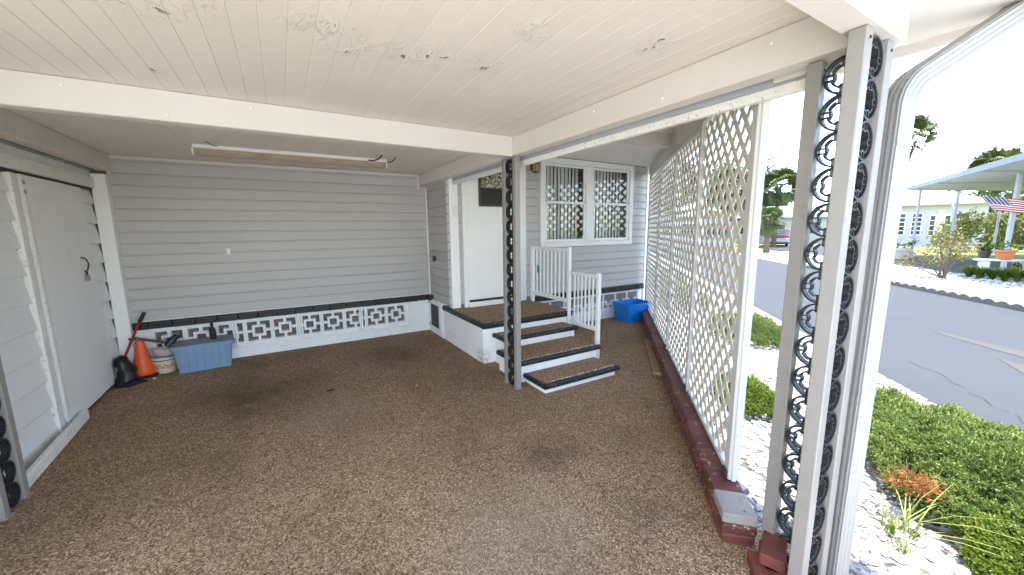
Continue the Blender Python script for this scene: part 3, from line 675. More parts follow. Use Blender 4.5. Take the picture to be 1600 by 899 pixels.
wbox('door_panel', 'shed_door', sh, XS-.008, XS+.016, 5.139, 5.47, .03, 2.045, .004)
wbox('edge_strip', 'worn_white', sh, XS+.0225, XS+.031, 4.402, 4.455, .03, 2.044, .003)
for k in range(2): wbox('hinge', 'post_metal', dp, XS+.031, XS+.036, 4.405, 4.43, 1.90+k*.07, 1.93+k*.07, .001)
hp = wobj('hasp', MB().tube([(XS+.018, 5.19, 1.38), (XS+.045, 5.21, 1.36), (XS+.05, 5.235, 1.31), (XS+.035, 5.235, 1.25), (XS+.018, 5.215, 1.245)], .006, 6), 'wire_black', dp, 40)
wobj('padlock', MB().box(XS+.018, XS+.042, 5.205, 5.25, 1.15, 1.20, .005), 'post_metal', dp); wobj('shackle', MB().tube([(XS+.03, 5.212, 1.20), (XS+.03, 5.215, 1.235), (XS+.03, 5.228, 1.245), (XS+.03, 5.24, 1.235), (XS+.03, 5.243, 1.20)], .004, 6), 'wire_black', dp, 40)
wbox('door_track', 'shed_dark', sh, XS-.02, XS+.012, 3.2, 5.80, 2.047, 2.068, 0)
wbox('header', 'worn_white', sh, XS-.02, XS+.035, 2.2, 5.80, 2.069, 2.175, .004)
wbox('header', 'shed_white', sh, XS-.02, XS+.005, 2.2, 5.80, 2.178, 2.245, .004)
wbox('header', 'channel_grey', sh, XS-.02, XS+.028, 2.2, 5.80, 2.2465, 2.262, .002)
wbox('sill', 'worn_white', sh, XS-.02, XS+.012, 2.2, 4.29, .0, .058, .004)
wbox('upper_wall', 'shed_white', sh, XS-.30, XS-.05, 2.2, 5.84, 2.301, 2.43, 0)
tb = wobj('threshold_board', MB().box(-.02, .02, -.575, .575, 0, .085, .006), 'worn_white', None); tb.location = (-1.555, 4.03, 0); tb.rotation_euler = (0, 0, R_(3.2)); tag(tb, 'long white painted board lying along the foot of the shed door', 'board')

# ------------------------------------------------------------------ landing and steps
st = thing('entry_landing', 'white block landing with brown pebble top and black nosing below the front door', 'landing', (2.62, 4.45, 0))
LX0, LX1, LY0, LZ = 1.965, 3.30, 3.965, .43
wbox('block_core', 'block_white', st, LX0+.02, LX1-.02, LY0+.02, DY-.001, -.02, LZ, 0)
for r in range(2):
    z0, z1 = (-.01, .205) if r == 0 else (.208, LZ)
    ys = [LY0, 4.36, 4.76, 5.16, 5.262] if r == 0 else [LY0, 4.16, 4.56, 4.96, 5.262]
    for a, b in zip(ys, ys[1:]): wbox('block', 'block_worn', st, LX0, LX0+.019, a+.0012, b-.0012, z0, z1, .003)
    xs = [LX0+.02, 2.38, 2.78, 3.18, LX1] if r == 0 else [LX0+.02, 2.18, 2.58, 2.98, LX1]
    for a, b in zip(xs, xs[1:]): wbox('block', 'block_worn', st, a+.0012, b-.0012, LY0, LY0+.019, z0, z1, .003)
    wbox('block', 'block_worn', st, LX1-.019, LX1+.001, LY0+.02, DY-.03, z0, z1, .003)
wbox('top_slab', 'black_paint', st, LX0+.02, LX1, LY0+.0, DY-.02, LZ+.001, .492, .004)
wbox('pebble_top', 'pebble_mat', st, LX0+.02, LX1-.01, LY0+.01, DY-.021, .4925, .503, .003)
def nose(x0, y0, x1, y1, z, h, r, nm, par):
    """rounded nosing bar from a to b, hanging h below z"""
    d = Vector((x1-x0, y1-y0, 0)).normalized(); n = Vector((d.y, -d.x, 0)); prof = []
    for k in range(9):
        a = math.pi*(.5 - k/8); prof.append((r+ r*math.cos(a)*1.0, z-h/2+h/2*math.sin(a)))
    prof += [(0, z-h), (0, z)]
    rings = [[tuple(Vector((px, py, 0))+n*u+Vector((0, 0, v))) for u, v in prof] for px, py in ((x0, y0), (x1, y1))]
    return wobj(nm, MB().loft(rings), 'nosing_black', par, 50)
nose(LX0-.001, LY0-.005, LX1+.01, LY0-.005, .503, .075, .014, 'nosing', st)
nose(LX0+.019, 5.262, LX0+.019, LY0-.02, .5025, .074, .017, 'nosing', st)
wbox('pebble_strip', 'pebble_mat', st, LX0+.02, LX0+.034, DY-.02, 5.262, .44, .502, .002)
steps = [(2.11, 3.17, 3.70, LY0-.006, .36, .205, 'upper'), (2.02, 3.12, 3.23, 3.699, .235, .0, 'middle'), (2.085, 3.06, 2.875, 3.229, .10, .0, 'lowest')]
for i, (x0, x1, y0, y1, zt, zb, nm) in enumerate(steps):
    s_ = thing('step', f'{nm} brown pebble step with black nosing below the front door landing', 'step', ((x0+x1)/2, (y0+y1)/2, 0), 0, 'steps up to the front door')
    wbox('riser_block', 'block_white', s_, x0+.012, x1-.012, y0+.012, y1, -.01 if i != 0 else .0, zt-.058 if i < 2 else .048, .004)
    wbox('pebble_top', 'pebble_mat', s_, x0+.012, x1-.010, y0+.008, y1, zt-.057 if i < 2 else .0485, zt, .004)
    nose(x0-.005, y0+.0075, x1+.012, y0+.0075, zt+.004, .055, .020, 'nosing', s_)
    nose(x0+.0115, y1, x0+.0115, y0-.0, zt+.0035, .054, .018, 'nosing', s_)
    ch = MB()
    for _ in range(70 if i else 25):          # pale chips along the worn edge
        cx = random.uniform(x0+.03, x1-.03); cyy = y0+random.uniform(.012, .04); ch.box(cx-.005, cx+.005, cyy-.003, cyy+.003, zt-.001, zt+.0035)
    tag(obj('chips', ch, 'worn_white', s_, ABS[s_.name]*0), kind='stuff')
# railings
def railing(label, ya, yb, ztop, zbot, posts, nb, x=3.245):
    t = thing('stair_railing', label, 'railing', (x, (ya+yb)/2, posts[0][1]), 0, 'white railings beside the steps')
    for (y, z0, z1) in posts: wbox('rail_post', 'frame_white', t, x-.024, x+.024, y-.024, y+.024, z0, z1, .004)
    wbox('top_rail', 'frame_white', t, x-.028, x+.028, ya+.025, yb-.025, ztop-.045, ztop, .005)
    wbox('bottom_rail', 'frame_white', t, x-.02, x+.02, ya+.025, yb-.025, zbot, zbot+.05, .004)
    for k in range(nb):
        y = ya+.025+(yb-ya-.05)*(k+1)/(nb+1); wbox('baluster', 'frame_white', t, x-.010, x+.010, y-.010, y+.010, zbot+.0505, ztop-.0455, .003)
    return t
railing('taller white railing at the edge of the landing', 3.94, 4.80, 1.345, .615, [(3.94, .11, 1.36), (4.80, .503, 1.345)], 8)
railing('lower white railing beside the bottom steps', 3.38, 3.915, 1.05, .345, [(3.38, 0, 1.065)], 6)
hk = thing('hanging_tag', 'small teal hook and cord hanging on the taller railing', 'hook', (3.215, 4.62, .66))
MATS['teal'] = paint('teal', (.03, .16, .19), .5)
wobj('hook_body', MB().box(3.208, 3.219, 4.585, 4.63, .96, 1.07, .004), 'teal', hk); wobj('cord', MB().tube([(3.213, 4.61, .965), (3.21, 4.60, .86), (3.214, 4.605, .76), (3.21, 4.58, .70)], .004, 6), 'teal', hk, 40)

# ------------------------------------------------------------------ lattice screens
LT = .728                                                     # lattice line
SP = [1.60+.669, 1.60+.669+1.22, 1.60+.669+2.44, 1.60+.669+3.74, 1.60+.669+5.24]   # post positions along it
def ltop(s): return 2.37+.035*(s-SP[0])
def lpt(s, t=LT, z=0): return Vector(diag(s, t, z))
pr_b = MB(); n_ = Vector((U, -U, 0))
pr_b.loft([[tuple(lpt(s, LT+a, zz)) for a, zz in ((-.03, ltop(s)+.002), (.06, ltop(s)+.002), (.06, 2.699), (-.03, 2.699))] for s in (SP[0]+.1, SP[4]+.12)])
wobj('eave_beam', pr_b, 'beam_white', pr)
LS = thing('lattice_screen', 'long white diamond lattice screen standing on the brick kerb', 'lattice screen', lpt(SP[0], LT, .17), R_(45))
for k, s in enumerate(SP):
    w_, d_ = (.080, .055) if k == 0 else (.060, .055); x_ = s-SP[0]
    hgt = ltop(s)-.17
    if k == 0: hgt = 2.24-.17
    up_ = obj('post', MB().box(-w_/2, w_/2, -d_/2, d_/2, .0, hgt, .004), 'lattice_post', LS, (x_, 0, 0), local=True)
    obj('stop_bead', MB().box(-w_/2-.012, -w_/2-.001, -.012, .012, .0, hgt-.02, .003) if k == 0 else MB().box(-.012, .012, -d_/2-.009, -d_/2-.001, 0, hgt-.02, .002), 'lattice_post', up_, local=True)
    obj('bracket', MB().box(-.03, .03, d_/2+.0015, d_/2+.012, .004, .05, .002), 'bronze', up_, local=True)
def clip(px, pz, dx, dz, x0, x1, z0, top):
    ts = []
    lo, hi = -9, 9
    for (a, b) in ((dx, px-x0), (-dx, x1-px), (dz, pz-z0)):
        # a*t + b >= 0
        if a > 0: lo = max(lo, -b/a)
        elif a < 0: hi = min(hi, -b/a)
    a = top[1]*dx-dz; b = top[0]+top[1]*(px)-pz
    if a > 0: lo = max(lo, -b/a)
    elif a < 0: hi = min(hi, -b/a)
    return lo, hi
for k in range(4):
    s0, s1 = SP[k], SP[k+1]; L = s1-s0; z0 = .185
    t = obj('panel_frame', MB().box(.03, L-.03, -.018, .018, .17, .200, .003), 'lattice_post', LS, (s0-SP[0], 0, -.17), local=True)
    top = (ltop(s0)-.012, .035); x0, x1 = .03, L-.03
    P = .1525
    for layer, sg in ((0, 1), (1, -1)):
        c = -3.0
        while c < 4.2:
            # line through (c, z0) going up in direction sg
            dx, dz = sg*U, U; px = c if sg > 0 else c+.04
            lo, hi = clip(px, z0, dx, dz, x0, x1, z0, top)
            if hi-lo > .03:
                a = (px+dx*lo, z0+dz*lo); b = (px+dx*hi, z0+dz*hi); w_ = .0215; th = .0026; yy = -.0028 if layer else .0028
                # mitred ends: vertical on the sides, horizontal at bottom and top
                ex, ez = -dz*w_, dx*w_
                vs = []
                def endp(p, o, which):
                    q = [p[0]+o*ex, p[1]+o*ez]; return q
                pts = [(a[0]+ex, a[1]+ez), (b[0]+ex, b[1]+ez), (b[0]-ex, b[1]-ez), (a[0]-ex, a[1]-ez)]
                mb = MB(); mb.loft([[(u, yy-th, v) for u, v in pts], [(u, yy+th, v) for u, v in pts]])
                obj('slat', mb, 'lattice_pvc', t, local=True)
            c += P
    tr_ = MB(); tr_.loft([[(u, -.02, top[0]+.035*u-.028), (u, .02, top[0]+.035*u-.028), (u, .02, top[0]+.035*u+.012), (u, -.02, top[0]+.035*u+.012)] for u in (.025, L-.025)])
    if k: obj('rail', tr_, 'lattice_post', t, local=True)
    for u in (.032, L-.032): obj('stile', MB().box(u-.010, u+.010, -.012, .012, .2005, top[0]+.035*u-.03, .002), 'lattice_post', t, local=True)

# ------------------------------------------------------------------ brick kerb
kb = thing('brick_kerb', 'low maroon painted brick kerb under the lattice screen', 'kerb', lpt(4.6, LT-.035, 0), R_(45))
KS0, KS1, KT = 1.94, 7.70, LT-.045
obj('mortar', MB().box(KS0-4.6+.01, KS1-4.6, -.066, .066, -.06, .162), 'mortar', kb, (0, .010, 0), local=True)
BM = [shared(('brick', v), (lambda v=v: (lambda r: MB().box(-.0945, .0945, -.079+.003*v, .079, 0, .0520, .008+.002*v))(0)), 'brick_maroon') for v in range(3)]
BW = MB().box(-.0965, .0965, -.079, .079, 0, .0535, .006).mesh('brick'); BW.materials.append(MATS['brick_pale'])
for c in range(3):
    s = KS0+(.1 if c != 1 else .2)
    if c == 1: hb = obj('brick', BM[0], None, kb, (KS0+.05-4.6, .010, .001+c*.0565), (0, 0, .01), local=True); hb.scale.x = .49
    while s < KS1:
        me = BW if (c == 2 and s < KS0+.25 and s > KS0+.05) else BM[random.randrange(3)]
        o = obj('brick', me, None, kb, (s-4.6, .010+random.uniform(-.004, .004), .001+c*.0565-.004*(s-2)/5.5), (random.uniform(-.012, .012), random.uniform(-.01, .01), random.uniform(-.015, .015)), local=True)
        s += .2
def loose(label, loc, rz, tilt=0):
    o = obj('loose_brick', MB().box(-.10, .10, -.05, .05, 0, .058, .007), 'brick_red'); o.location = loc; o.rotation_euler = (tilt, 0, rz); tag(o, label, 'brick', 'loose bricks by the corner post')
loose('red brick lying on top of another beside the corner post', (1.872, .742, .060), R_(20)); loose('red brick under another at the foot of the corner post', (1.868, .735, .001), R_(32)); loose('red brick lying in front of the two stacked ones at the corner post', (1.765, .725, .001), R_(40))
o = obj('wood_plank', MB().box(-.68, .68, -.058, .058, 0, .04, .004), 'wood_plank'); o.location = (3.93, 3.09, -.012); o.rotation_euler = (0, 0, R_(44)); tag(o, 'weathered brown wooden plank lying on the floor along the kerb', 'plank')

# ------------------------------------------------------------------ blue bin by the window wall
def tub(mb, hx, hy, z1, taper, th, z0=0., r=.03):
    def ring(x, y, z):
        pts = []
        for (sx, sy_, a0) in ((1, 1, 0), (-1, 1, 90), (-1, -1, 180), (1, -1, 270)):
            for k in range(4):
                a = R_(a0+k*30); pts.append((sx*(x-r)+r*math.cos(a), sy_*(y-r)+r*math.sin(a), z))
        return pts
    b = taper
    if z0 > 0: q4 = [ring(hx*b, hy*b, z0), ring(hx, hy, z1), ring(hx-th, hy-th, z1), ring(hx*b-th, hy*b-th, z0)]; mb.loft(q4+[q4[0]], False)
    else: mb.loft([ring(hx*b, hy*b, z0), ring(hx, hy, z1), ring(hx-th, hy-th, z1), ring(hx*b-th, hy*b-th, z0+th)])
    return ring
bb = thing('blue_bin', 'bright blue open plastic bin on the floor below the double window', 'bin', (5.30, 4.66, -.024), R_(-3))
mb = MB(); tub(mb, .29, .20, .31, .86, .006); obj('bin_body', mb, 'bin_blue', bb, local=True, smooth=30)
mb = MB(); rg = tub(mb, .305, .215, .318, .985, .02, .288); obj('rim', mb, 'bin_blue', bb, local=True, smooth=30)

# ------------------------------------------------------------------ clutter in the back left corner
tt = thing('storage_tote', 'grey-blue lidded plastic storage tote in the back left corner', 'tote', (-.895, 5.69, 0), R_(4))
mb = MB(); tub(mb, .275, .155, .30, .88, .005); obj('tote_body', mb, 'tote_blue', tt, local=True, smooth=30)
for k in range(7): obj('rib', MB().box(-.216+k*.072-.003, -.216+k*.072+.003, -.1445, -.132, .02, .275, .001, Matrix.Rotation(R_(3.6), 4, 'X')), 'tote_blue', tt, local=True)
mb = MB(); tub(mb, .292, .172, .315, .99, .012, .285); obj('rim', mb, 'tote_blue', tt, local=True, smooth=30)
for sg in (-1, 1):
    mb = MB(); n = 12; pts = []
    mb.box(-.285, .285, min(sg*.004, sg*.168), max(sg*.004, sg*.168), .3155, .325, .003)
    for k in range(7): mb.box(-.27+k*.08, -.225+k*.08, min(sg*-.03, sg*.004), max(sg*-.03, sg*.004), .3160+.004*(sg > 0), .327+.003*(sg > 0), .002)
    obj('lid_half', mb, 'tote_lid', tt, local=True)
    obj('handle', MB().box(sg*.29-.012, sg*.29+.012, -.06, .06, .25, .284, .004), 'tote_blue', tt, local=True)
bt = thing('bottle', 'slim black bottle standing on the storage tote', 'bottle', (-.80, 5.70, .327))
wobj('bottle_body', MB().lathe([(.030, 0), (.033, .006), (.033, .10), (.028, .125), (.015, .15), (.013, .17)], (-.80, 5.70, .327), 16), 'wire_black', bt, 30)
wobj('nozzle', MB().lathe([(.017, .171), (.017, .195), (.008, .20), (.006, .225)], (-.80, 5.70, .327), 10), 'rubber_black', bt, 30)
pp = thing('flower_pot', 'white flower pot painted with gold leaves between cone and tote', 'pot', (-1.275, 5.75, 0))
c = (-1.275, 5.75, 0)
wobj('pot_body', MB().lathe([(.088, 0), (.094, .01), (.108, .10), (.122, .165), (.126, .17), (.126, .19), (.115, .19), (.108, .16), (.08, .03)], c, 26), 'pot_white', pp, 40)
wobj('band', MB().lathe([(.0925, .02), (.0950, .022), (.0970, .030), (.0945, .032)], c, 26, False), 'pot_band', pp, 40)
wobj('band', MB().lathe([(.1185, .150), (.1210, .152), (.1225, .160), (.1205, .162)], c, 26, False), 'pot_band', pp, 40)
mb = MB()
for k in range(16):
    a = R_(215+k*8+random.uniform(-3, 3)); zz = .085+.02*math.sin(k*1.7); r = .1075+(zz-.1)*.2+.0016; an = random.uniform(-.9, .9)
    def P(u, v): uu, vv = u*math.cos(an)-v*math.sin(an), u*math.sin(an)+v*math.cos(an); a2 = a+uu/.105; return (c[0]+(r+vv*.2+.001)*math.cos(a2), c[1]+(r+vv*.2+.001)*math.sin(a2), zz+vv)
    mb.add([P(-.022, 0), P(-.008, .009), P(.008, .008), P(.022, 0), P(.006, -.009), P(-.008, -.008)], [(0, 1, 2, 3, 4, 5)])
wobj('painted_leaves', mb, 'pot_gold', pp)
bo = obj('bowl', MB().lathe([(.05, 0), (.09, .02), (.13, .085), (.135, .09), (.128, .09), (.086, .028), (.04, .01)], (0, 0, 0), 24), 'pot_white', smooth=40); bo.location = (-1.275, 5.735, .185); bo.rotation_euler = (R_(-8), R_(10), 0); tag(bo, 'white bowl resting in the painted flower pot', 'bowl')
cn_ = thing('traffic_cone', 'orange traffic cone with dark base in the back left corner', 'cone', (-1.455, 5.71, 0))
c = (-1.455, 5.71, 0)
wobj('base', MB().box(c[0]-.13, c[0]+.13, c[1]-.12, c[1]+.12, .0, .025, .006), 'rubber_black', cn_)
wobj('cone_body', MB().lathe([(.115, .0255), (.105, .04), (.098, .045), (.036, .40), (.032, .41), (.024, .412), (.022, .39)], c, 24), 'cone_orange', cn_, 40)
lp = thing('loppers', 'red-handled lopper leaning over the traffic cone', 'loppers', (-1.56, 5.66, 0))
A, Bp, Cc = Vector((-1.60, 5.55, .16)), Vector((-1.455, 5.80, .60)), Vector((-1.41, 5.845, .70))
wobj('shaft', MB().tube([A, A.lerp(Bp, .5), Bp], .013, 8), 'tool_red', lp, 40)
wobj('grip', MB().tube([Bp, Bp.lerp(Cc, .1), Cc], [.017, .019, .018], 8), 'rubber_black', lp, 40)
J = A.lerp(Bp, .62); J2 = Vector((-1.25, 5.72, .325))
wobj('pivot', MB().lathe([(.028, -.014), (.032, 0), (.028, .014)], tuple(J), 10), 'tool_brown', lp, 40)
hd = thing('hammer', 'old brown-handled hammer lying across the bowl and tote', 'hammer', tuple(J2))
wobj('handle', MB().tube([J+Vector((.01, -.01, .02)), J.lerp(J2, .55)+Vector((0, 0, .02)), J2+Vector((.05, 0, .01))], [.012, .015, .019], 8), 'tool_brown', hd, 40)
wobj('head', MB().tube([J2+Vector((.02, -.03, -.02)), J2+Vector((.06, 0, .03)), J2+Vector((.10, .03, .075)), J2+Vector((.14, .04, .06))], [.03, .042, .036, .02], 8), 'bag_black', hd, 40)
bg_ = MB(); rings = []
for k in range(11):
    f = k/10; r = (.115, .125, .11, .098, .105, .09, .082, .088, .075, .07, .02)[k]; rings.append([(-1.555+.02*math.sin(f*5)+r*.72*math.cos(a)*(1+.18*math.sin(3*a+k*1.3)), 5.50+.03*f+r*math.sin(a)*(1+.15*math.cos(4*a+k*2.1)), .005+.30*f) for a in [2*math.pi*j/16 for j in range(16)]])
bg_.loft(rings); o = wobj('black_bag', bg_, 'bag_black', None, 60); tag(o, 'crumpled black plastic bag slumped by the shed corner', 'bag')
bg_ = MB(); bg_.loft([[(-1.52+r*1.25*math.cos(a)*(1+.2*math.sin(3*a+1)), 5.44+r*math.sin(a)*(1+.2*math.cos(5*a)), zz) for a in [2*math.pi*j/18 for j in range(18)]] for r, zz in ((.105, .004), (.10, .02), (.075, .04), (.04, .05))])
o = wobj('bag_tail', bg_, 'bag_black', bpy.data.objects['black_bag'], 60)
for i, (x, y, r) in enumerate(((.42, 4.62, .008), (-1.33, 5.50, .02), (.35, 3.35, .008), (1.08, 3.75, .009), (.12, 3.05, .007))):
    mb = MB(); stone(mb, 0, 0, .004, r); o = obj('paint_fleck', mb, 'worn_white'); o.location = (x, y, .002)
    tag(o, ['tiny white paint fleck on the brown floor below the breeze screen', 'pale scrap of paper beside the traffic cone', 'tiny pale fleck in the middle of the brown floor', 'tiny pale fleck on the brown floor left of the ring post', 'tiny pale fleck on the open brown floor near the middle'][i], 'fleck')
cr_ = obj('leaf_litter', MB().tube([(.26, 4.1, .006), (.29, 4.09, .009), (.325, 4.095, .008), (.34, 4.11, .005)], [.002, .008, .007, .002], 5), 'rubber_black'); tag(cr_, 'small dark curled leaf on the brown floor', 'leaf')

# ------------------------------------------------------------------ planting by the street
def juniper(name, label, mat, c, ax, ay, rot, h, n, group=None, seed=1, zg=-.07):
    rnd = random.Random(seed); t = thing(name, label, 'shrub', (c[0], c[1], zg), rot, group); mb = MB()
    def surf(u, v):
        d = u*u+v*v; return h*max(0., 1-d)**.42*(.76+.20*math.sin(u*6.1+seed)*math.cos(v*5.3)+.13*math.sin(u*15+v*11)+.08*math.sin(u*31-v*23))
    for _ in range(n):
        while True:
            u, v = rnd.uniform(-1, 1), rnd.uniform(-1, 1)
            if u*u+v*v < 1*(.84+.12*math.sin(5*math.atan2(v, u)+seed)+.06*math.sin(11*math.atan2(v, u))) and math.sin(u*13+seed*2)*math.sin(v*9+u*4) < .80: break
        z = surf(u, v)*rnd.uniform(.45, 1.03); x, y = u*ax, v*ay
        d = Vector((u*.9+rnd.uniform(-.8, .8), v*.9+rnd.uniform(-.8, .8), rnd.uniform(.25, 1.2))).normalized()
        ln_ = rnd.uniform(.020, .044); s = d.cross(Vector((rnd.uniform(-1, 1), rnd.uniform(-1, 1), rnd.uniform(-1, 1)))).normalized(); q = d.cross(s)
        p = Vector((x, y, max(.0, z)))
        for (e, wv) in ((s, .0048), (q, .0048)):
            mb.add([p-e*wv*.5, p+d*ln_*.55-e*wv, p+d*ln_, p+d*ln_*.55+e*wv, p+e*wv*.5], [(0, 1, 2, 3, 4)])
        for k in range(3):
            b_ = p+d*ln_*rnd.uniform(.2, .6); d2 = (d+s*rnd.uniform(-1, 1)+q*rnd.uniform(-1, 1)).normalized(); l2 = ln_*.55; e = d2.cross(d).normalized()
            mb.add([b_, b_+d2*l2*.5-e*.0038, b_+d2*l2, b_+d2*l2*.5+e*.0038], [(0, 1, 2, 3)])
    obj('foliage', mb, mat, t, local=True, recalc=False)
    br = MB()
    for k in range(16):
        a = rnd.uniform(0, 6.28); r = rnd.uniform(.5, .95); br.tube([(0.1*math.cos(a), .1*math.sin(a), .01), (ax*r*.5*math.cos(a), ay*r*.5*math.sin(a), .07*h/.3), (ax*r*math.cos(a), ay*r*math.sin(a), .05)], [.014, .009, .004], 5)
    obj('branches', br, 'bark', t, local=True)
    return t
jn = juniper('juniper_shrub', 'broad green juniper spreading beside the street with a dead brown patch', 'juniper', (3.78, .46), 1.32, .68, R_(45), .31, 40000, 'juniper shrubs along the street', 3)
mb = MB(); rnd = random.Random(5)
for _ in range(300):
    p = Vector((rnd.gauss(0, .05), rnd.gauss(0, .06), rnd.uniform(0, .09))); d = Vector((rnd.uniform(-1, .3), rnd.uniform(-.6, .9), rnd.uniform(.0, 1))).normalized(); e = d.cross(Vector((rnd.random(), rnd.random(), 1))).normalized(); l_ = rnd.uniform(.03, .06)
    mb.add([p, p+d*l_*.5-e*.007, p+d*l_, p+d*l_*.5+e*.007], [(0, 1, 2, 3)])
o = obj('dead_sprig', mb, 'dead_brown', jn, (-.50, .60, .15), local=True, recalc=False); o['label'] = 'dead rust-brown sprigs in the green juniper'; o['kind'] = 'stuff'
juniper('juniper_shrub', 'yellow-green juniper at the lower right edge nearest the camera', 'juniper_yellow', (3.02, .06), .42, .33, R_(30), .20, 7500, 'juniper shrubs along the street', 4)
juniper('juniper_shrub', 'small yellow-green juniper on white stones just beyond the lattice end post', 'juniper_yellow', (3.72, 1.84), .48, .27, R_(45), .22, 5500, 'juniper shrubs along the street', 8)
juniper('juniper_shrub', 'green juniper seen between lattice end post and corner post by the road', 'juniper', (6.1, 3.1), .85, .55, R_(45), .33, 12000, 'juniper shrubs along the street', 9)
juniper('juniper_shrub', 'green juniper behind the middle lattice panels', 'juniper', (7.6, 5.3), 1.3, .6, R_(45), .42, 9000, 'juniper shrubs along the street', 10)
juniper('juniper_shrub', 'green juniper behind the lattice panel nearest the house', 'juniper', (9.9, 7.6), 1.6, .7, R_(45), .5, 8000, 'juniper shrubs along the street', 12)
def tuft(label, c, n, hmax, spread, mat='grass_blade', seed=2, wid=.006, cat='grass tuft', group=None, lean=(0, 0), name='grass_tuft'):
    rnd = random.Random(seed); mb = MB()
    for _ in range(n):
        a = rnd.uniform(0, 6.28); l_ = hmax*rnd.uniform(.5, 1); sp_ = spread*rnd.uniform(.3, 1); d = Vector((math.cos(a)+lean[0], math.sin(a)+lean[1], 0)); d = d.normalized() if d.length > .01 else Vector((1, 0, 0)); e = Vector((-d.y, d.x, 0))
        b0 = Vector((rnd.gauss(0, .02), rnd.gauss(0, .02), 0)); pts = [b0+d*sp_*f*f+Vector((0, 0, l_*(f-.35*f*f*sp_/max(.05, hmax)))) for f in (0, .33, .66, 1)]
        ws = (wid, wid*1.1, wid*.8, .0005); vs = [];
        for p, w2 in zip(pts, ws): vs += [p-e*w2, p+e*w2]
        mb.add(vs, [(0, 1, 3, 2), (2, 3, 5, 4), (4, 5, 7, 6)])
    o = obj(name, mb, mat, recalc=False); o.location = c; tag(o, label, cat, group); return o
tuft('long green-yellow grass blades arching out of the white stones by the big juniper', (2.76, .50, -.07), 15, .40, .55, seed=3, lean=(.7, -.5), wid=.003)
tuft('dry yellow grass tuft in the white stones below the big juniper', (2.74, .54, -.07), 26, .20, .16, seed=8, wid=.0032)
tuft('short yellow grass sprouting in the white stones at the bottom edge', (2.62, .47, -.07), 18, .10, .10, seed=11, wid=.003)
mb = MB(); random.seed(31); stone(mb, 0, 0, .02, .16); o = obj('boulder', mb, 'rock_white', smooth=60); o.location = (4.98, 1.30, -.11); tag(o, 'pale boulder at the road edge behind the big juniper', 'boulder')
mb = MB(); stone(mb, 0, 0, .02, .11); o = obj('boulder', mb, 'rock_white', smooth=60); o.location = (4.80, 1.05, -.11); tag(o, 'smaller pale stone beside the boulder at the road edge', 'boulder')

# ------------------------------------------------------------------ across the street
random.seed(99)
ed = thing('scalloped_edging', 'grey scalloped concrete edging along the far side of the street', 'edging', diag(9, FAR+.06, -.115), R_(45))
def scal():
    mb = MB(); pr_ = [(-.15, 0), (-.15, .07)]+[(-.15+.3*k/8, .07+.055*math.sin(math.pi*k/8)) for k in range(1, 8)]+[(.15, .07), (.15, 0)]; mb.prism(pr_, 'y', -.03, .03); return mb
SC = shared(('edging_block', 0), scal, 'edging')
for k in range(70): obj('edging_block', SC, None, ed, (-11+k*.302, 0, 0), local=True)

def crown(mb, c, r, n, size, rnd, sq=(1, 1, .8), lumps=9):
    cs = [(Vector((rnd.gauss(0, .45)*r*sq[0], rnd.gauss(0, .45)*r*sq[1], rnd.gauss(0, .42)*r*sq[2])), r*rnd.uniform(.30, .55)) for _ in range(lumps)]
    for _ in range(n):
        cc, rr = rnd.choice(cs); d = Vector((rnd.gauss(0, 1), rnd.gauss(0, 1), rnd.gauss(0, 1))).normalized(); p = Vector(c)+cc+d*rr*rnd.uniform(.55, 1.05)
        a = Vector((rnd.uniform(-1, 1), rnd.uniform(-1, 1), rnd.uniform(-1, 1))).normalized(); b = a.cross(d+Vector((.1, .2, .3))).normalized(); s = size*rnd.uniform(.6, 1.3)
        mb.add([p-a*s, p+b*s*.5, p+a*s, p-b*s*.5], [(0, 1, 2, 3)])
    return cs
def tree(label, c, h, r, mat, n=2500, size=.16, seed=1, group='broadleaf trees beyond the street', sq=(1, 1, .8), name='tree', cat='tree', lumps=10):
    rnd = random.Random(seed); t = thing(name, label, cat, (c[0], c[1], -.12), 0, group); mb = MB()
    cs = crown(mb, (0, 0, h-r*sq[2]), r, n, size, rnd, sq, lumps); obj('crown', mb, mat, t, local=True, recalc=False)
    tr = MB(); tr.tube([(0, 0, -.1), (.05*r, .02*r, (h-r)*.5), (0, 0, h-r*sq[2])], [.09*r, .06*r, .04*r], 7)
    for cc, rr in cs[:6]: tr.tube([(0, 0, max(.15, h-r*1.4)), tuple(Vector((0, 0, h-r*sq[2]))+cc*.5), tuple(Vector((0, 0, h-r*sq[2]))+cc)], [.04*r, .03*r, .012*r], 5)
    obj('trunk', tr, 'bark', t, local=True, smooth=60); return t
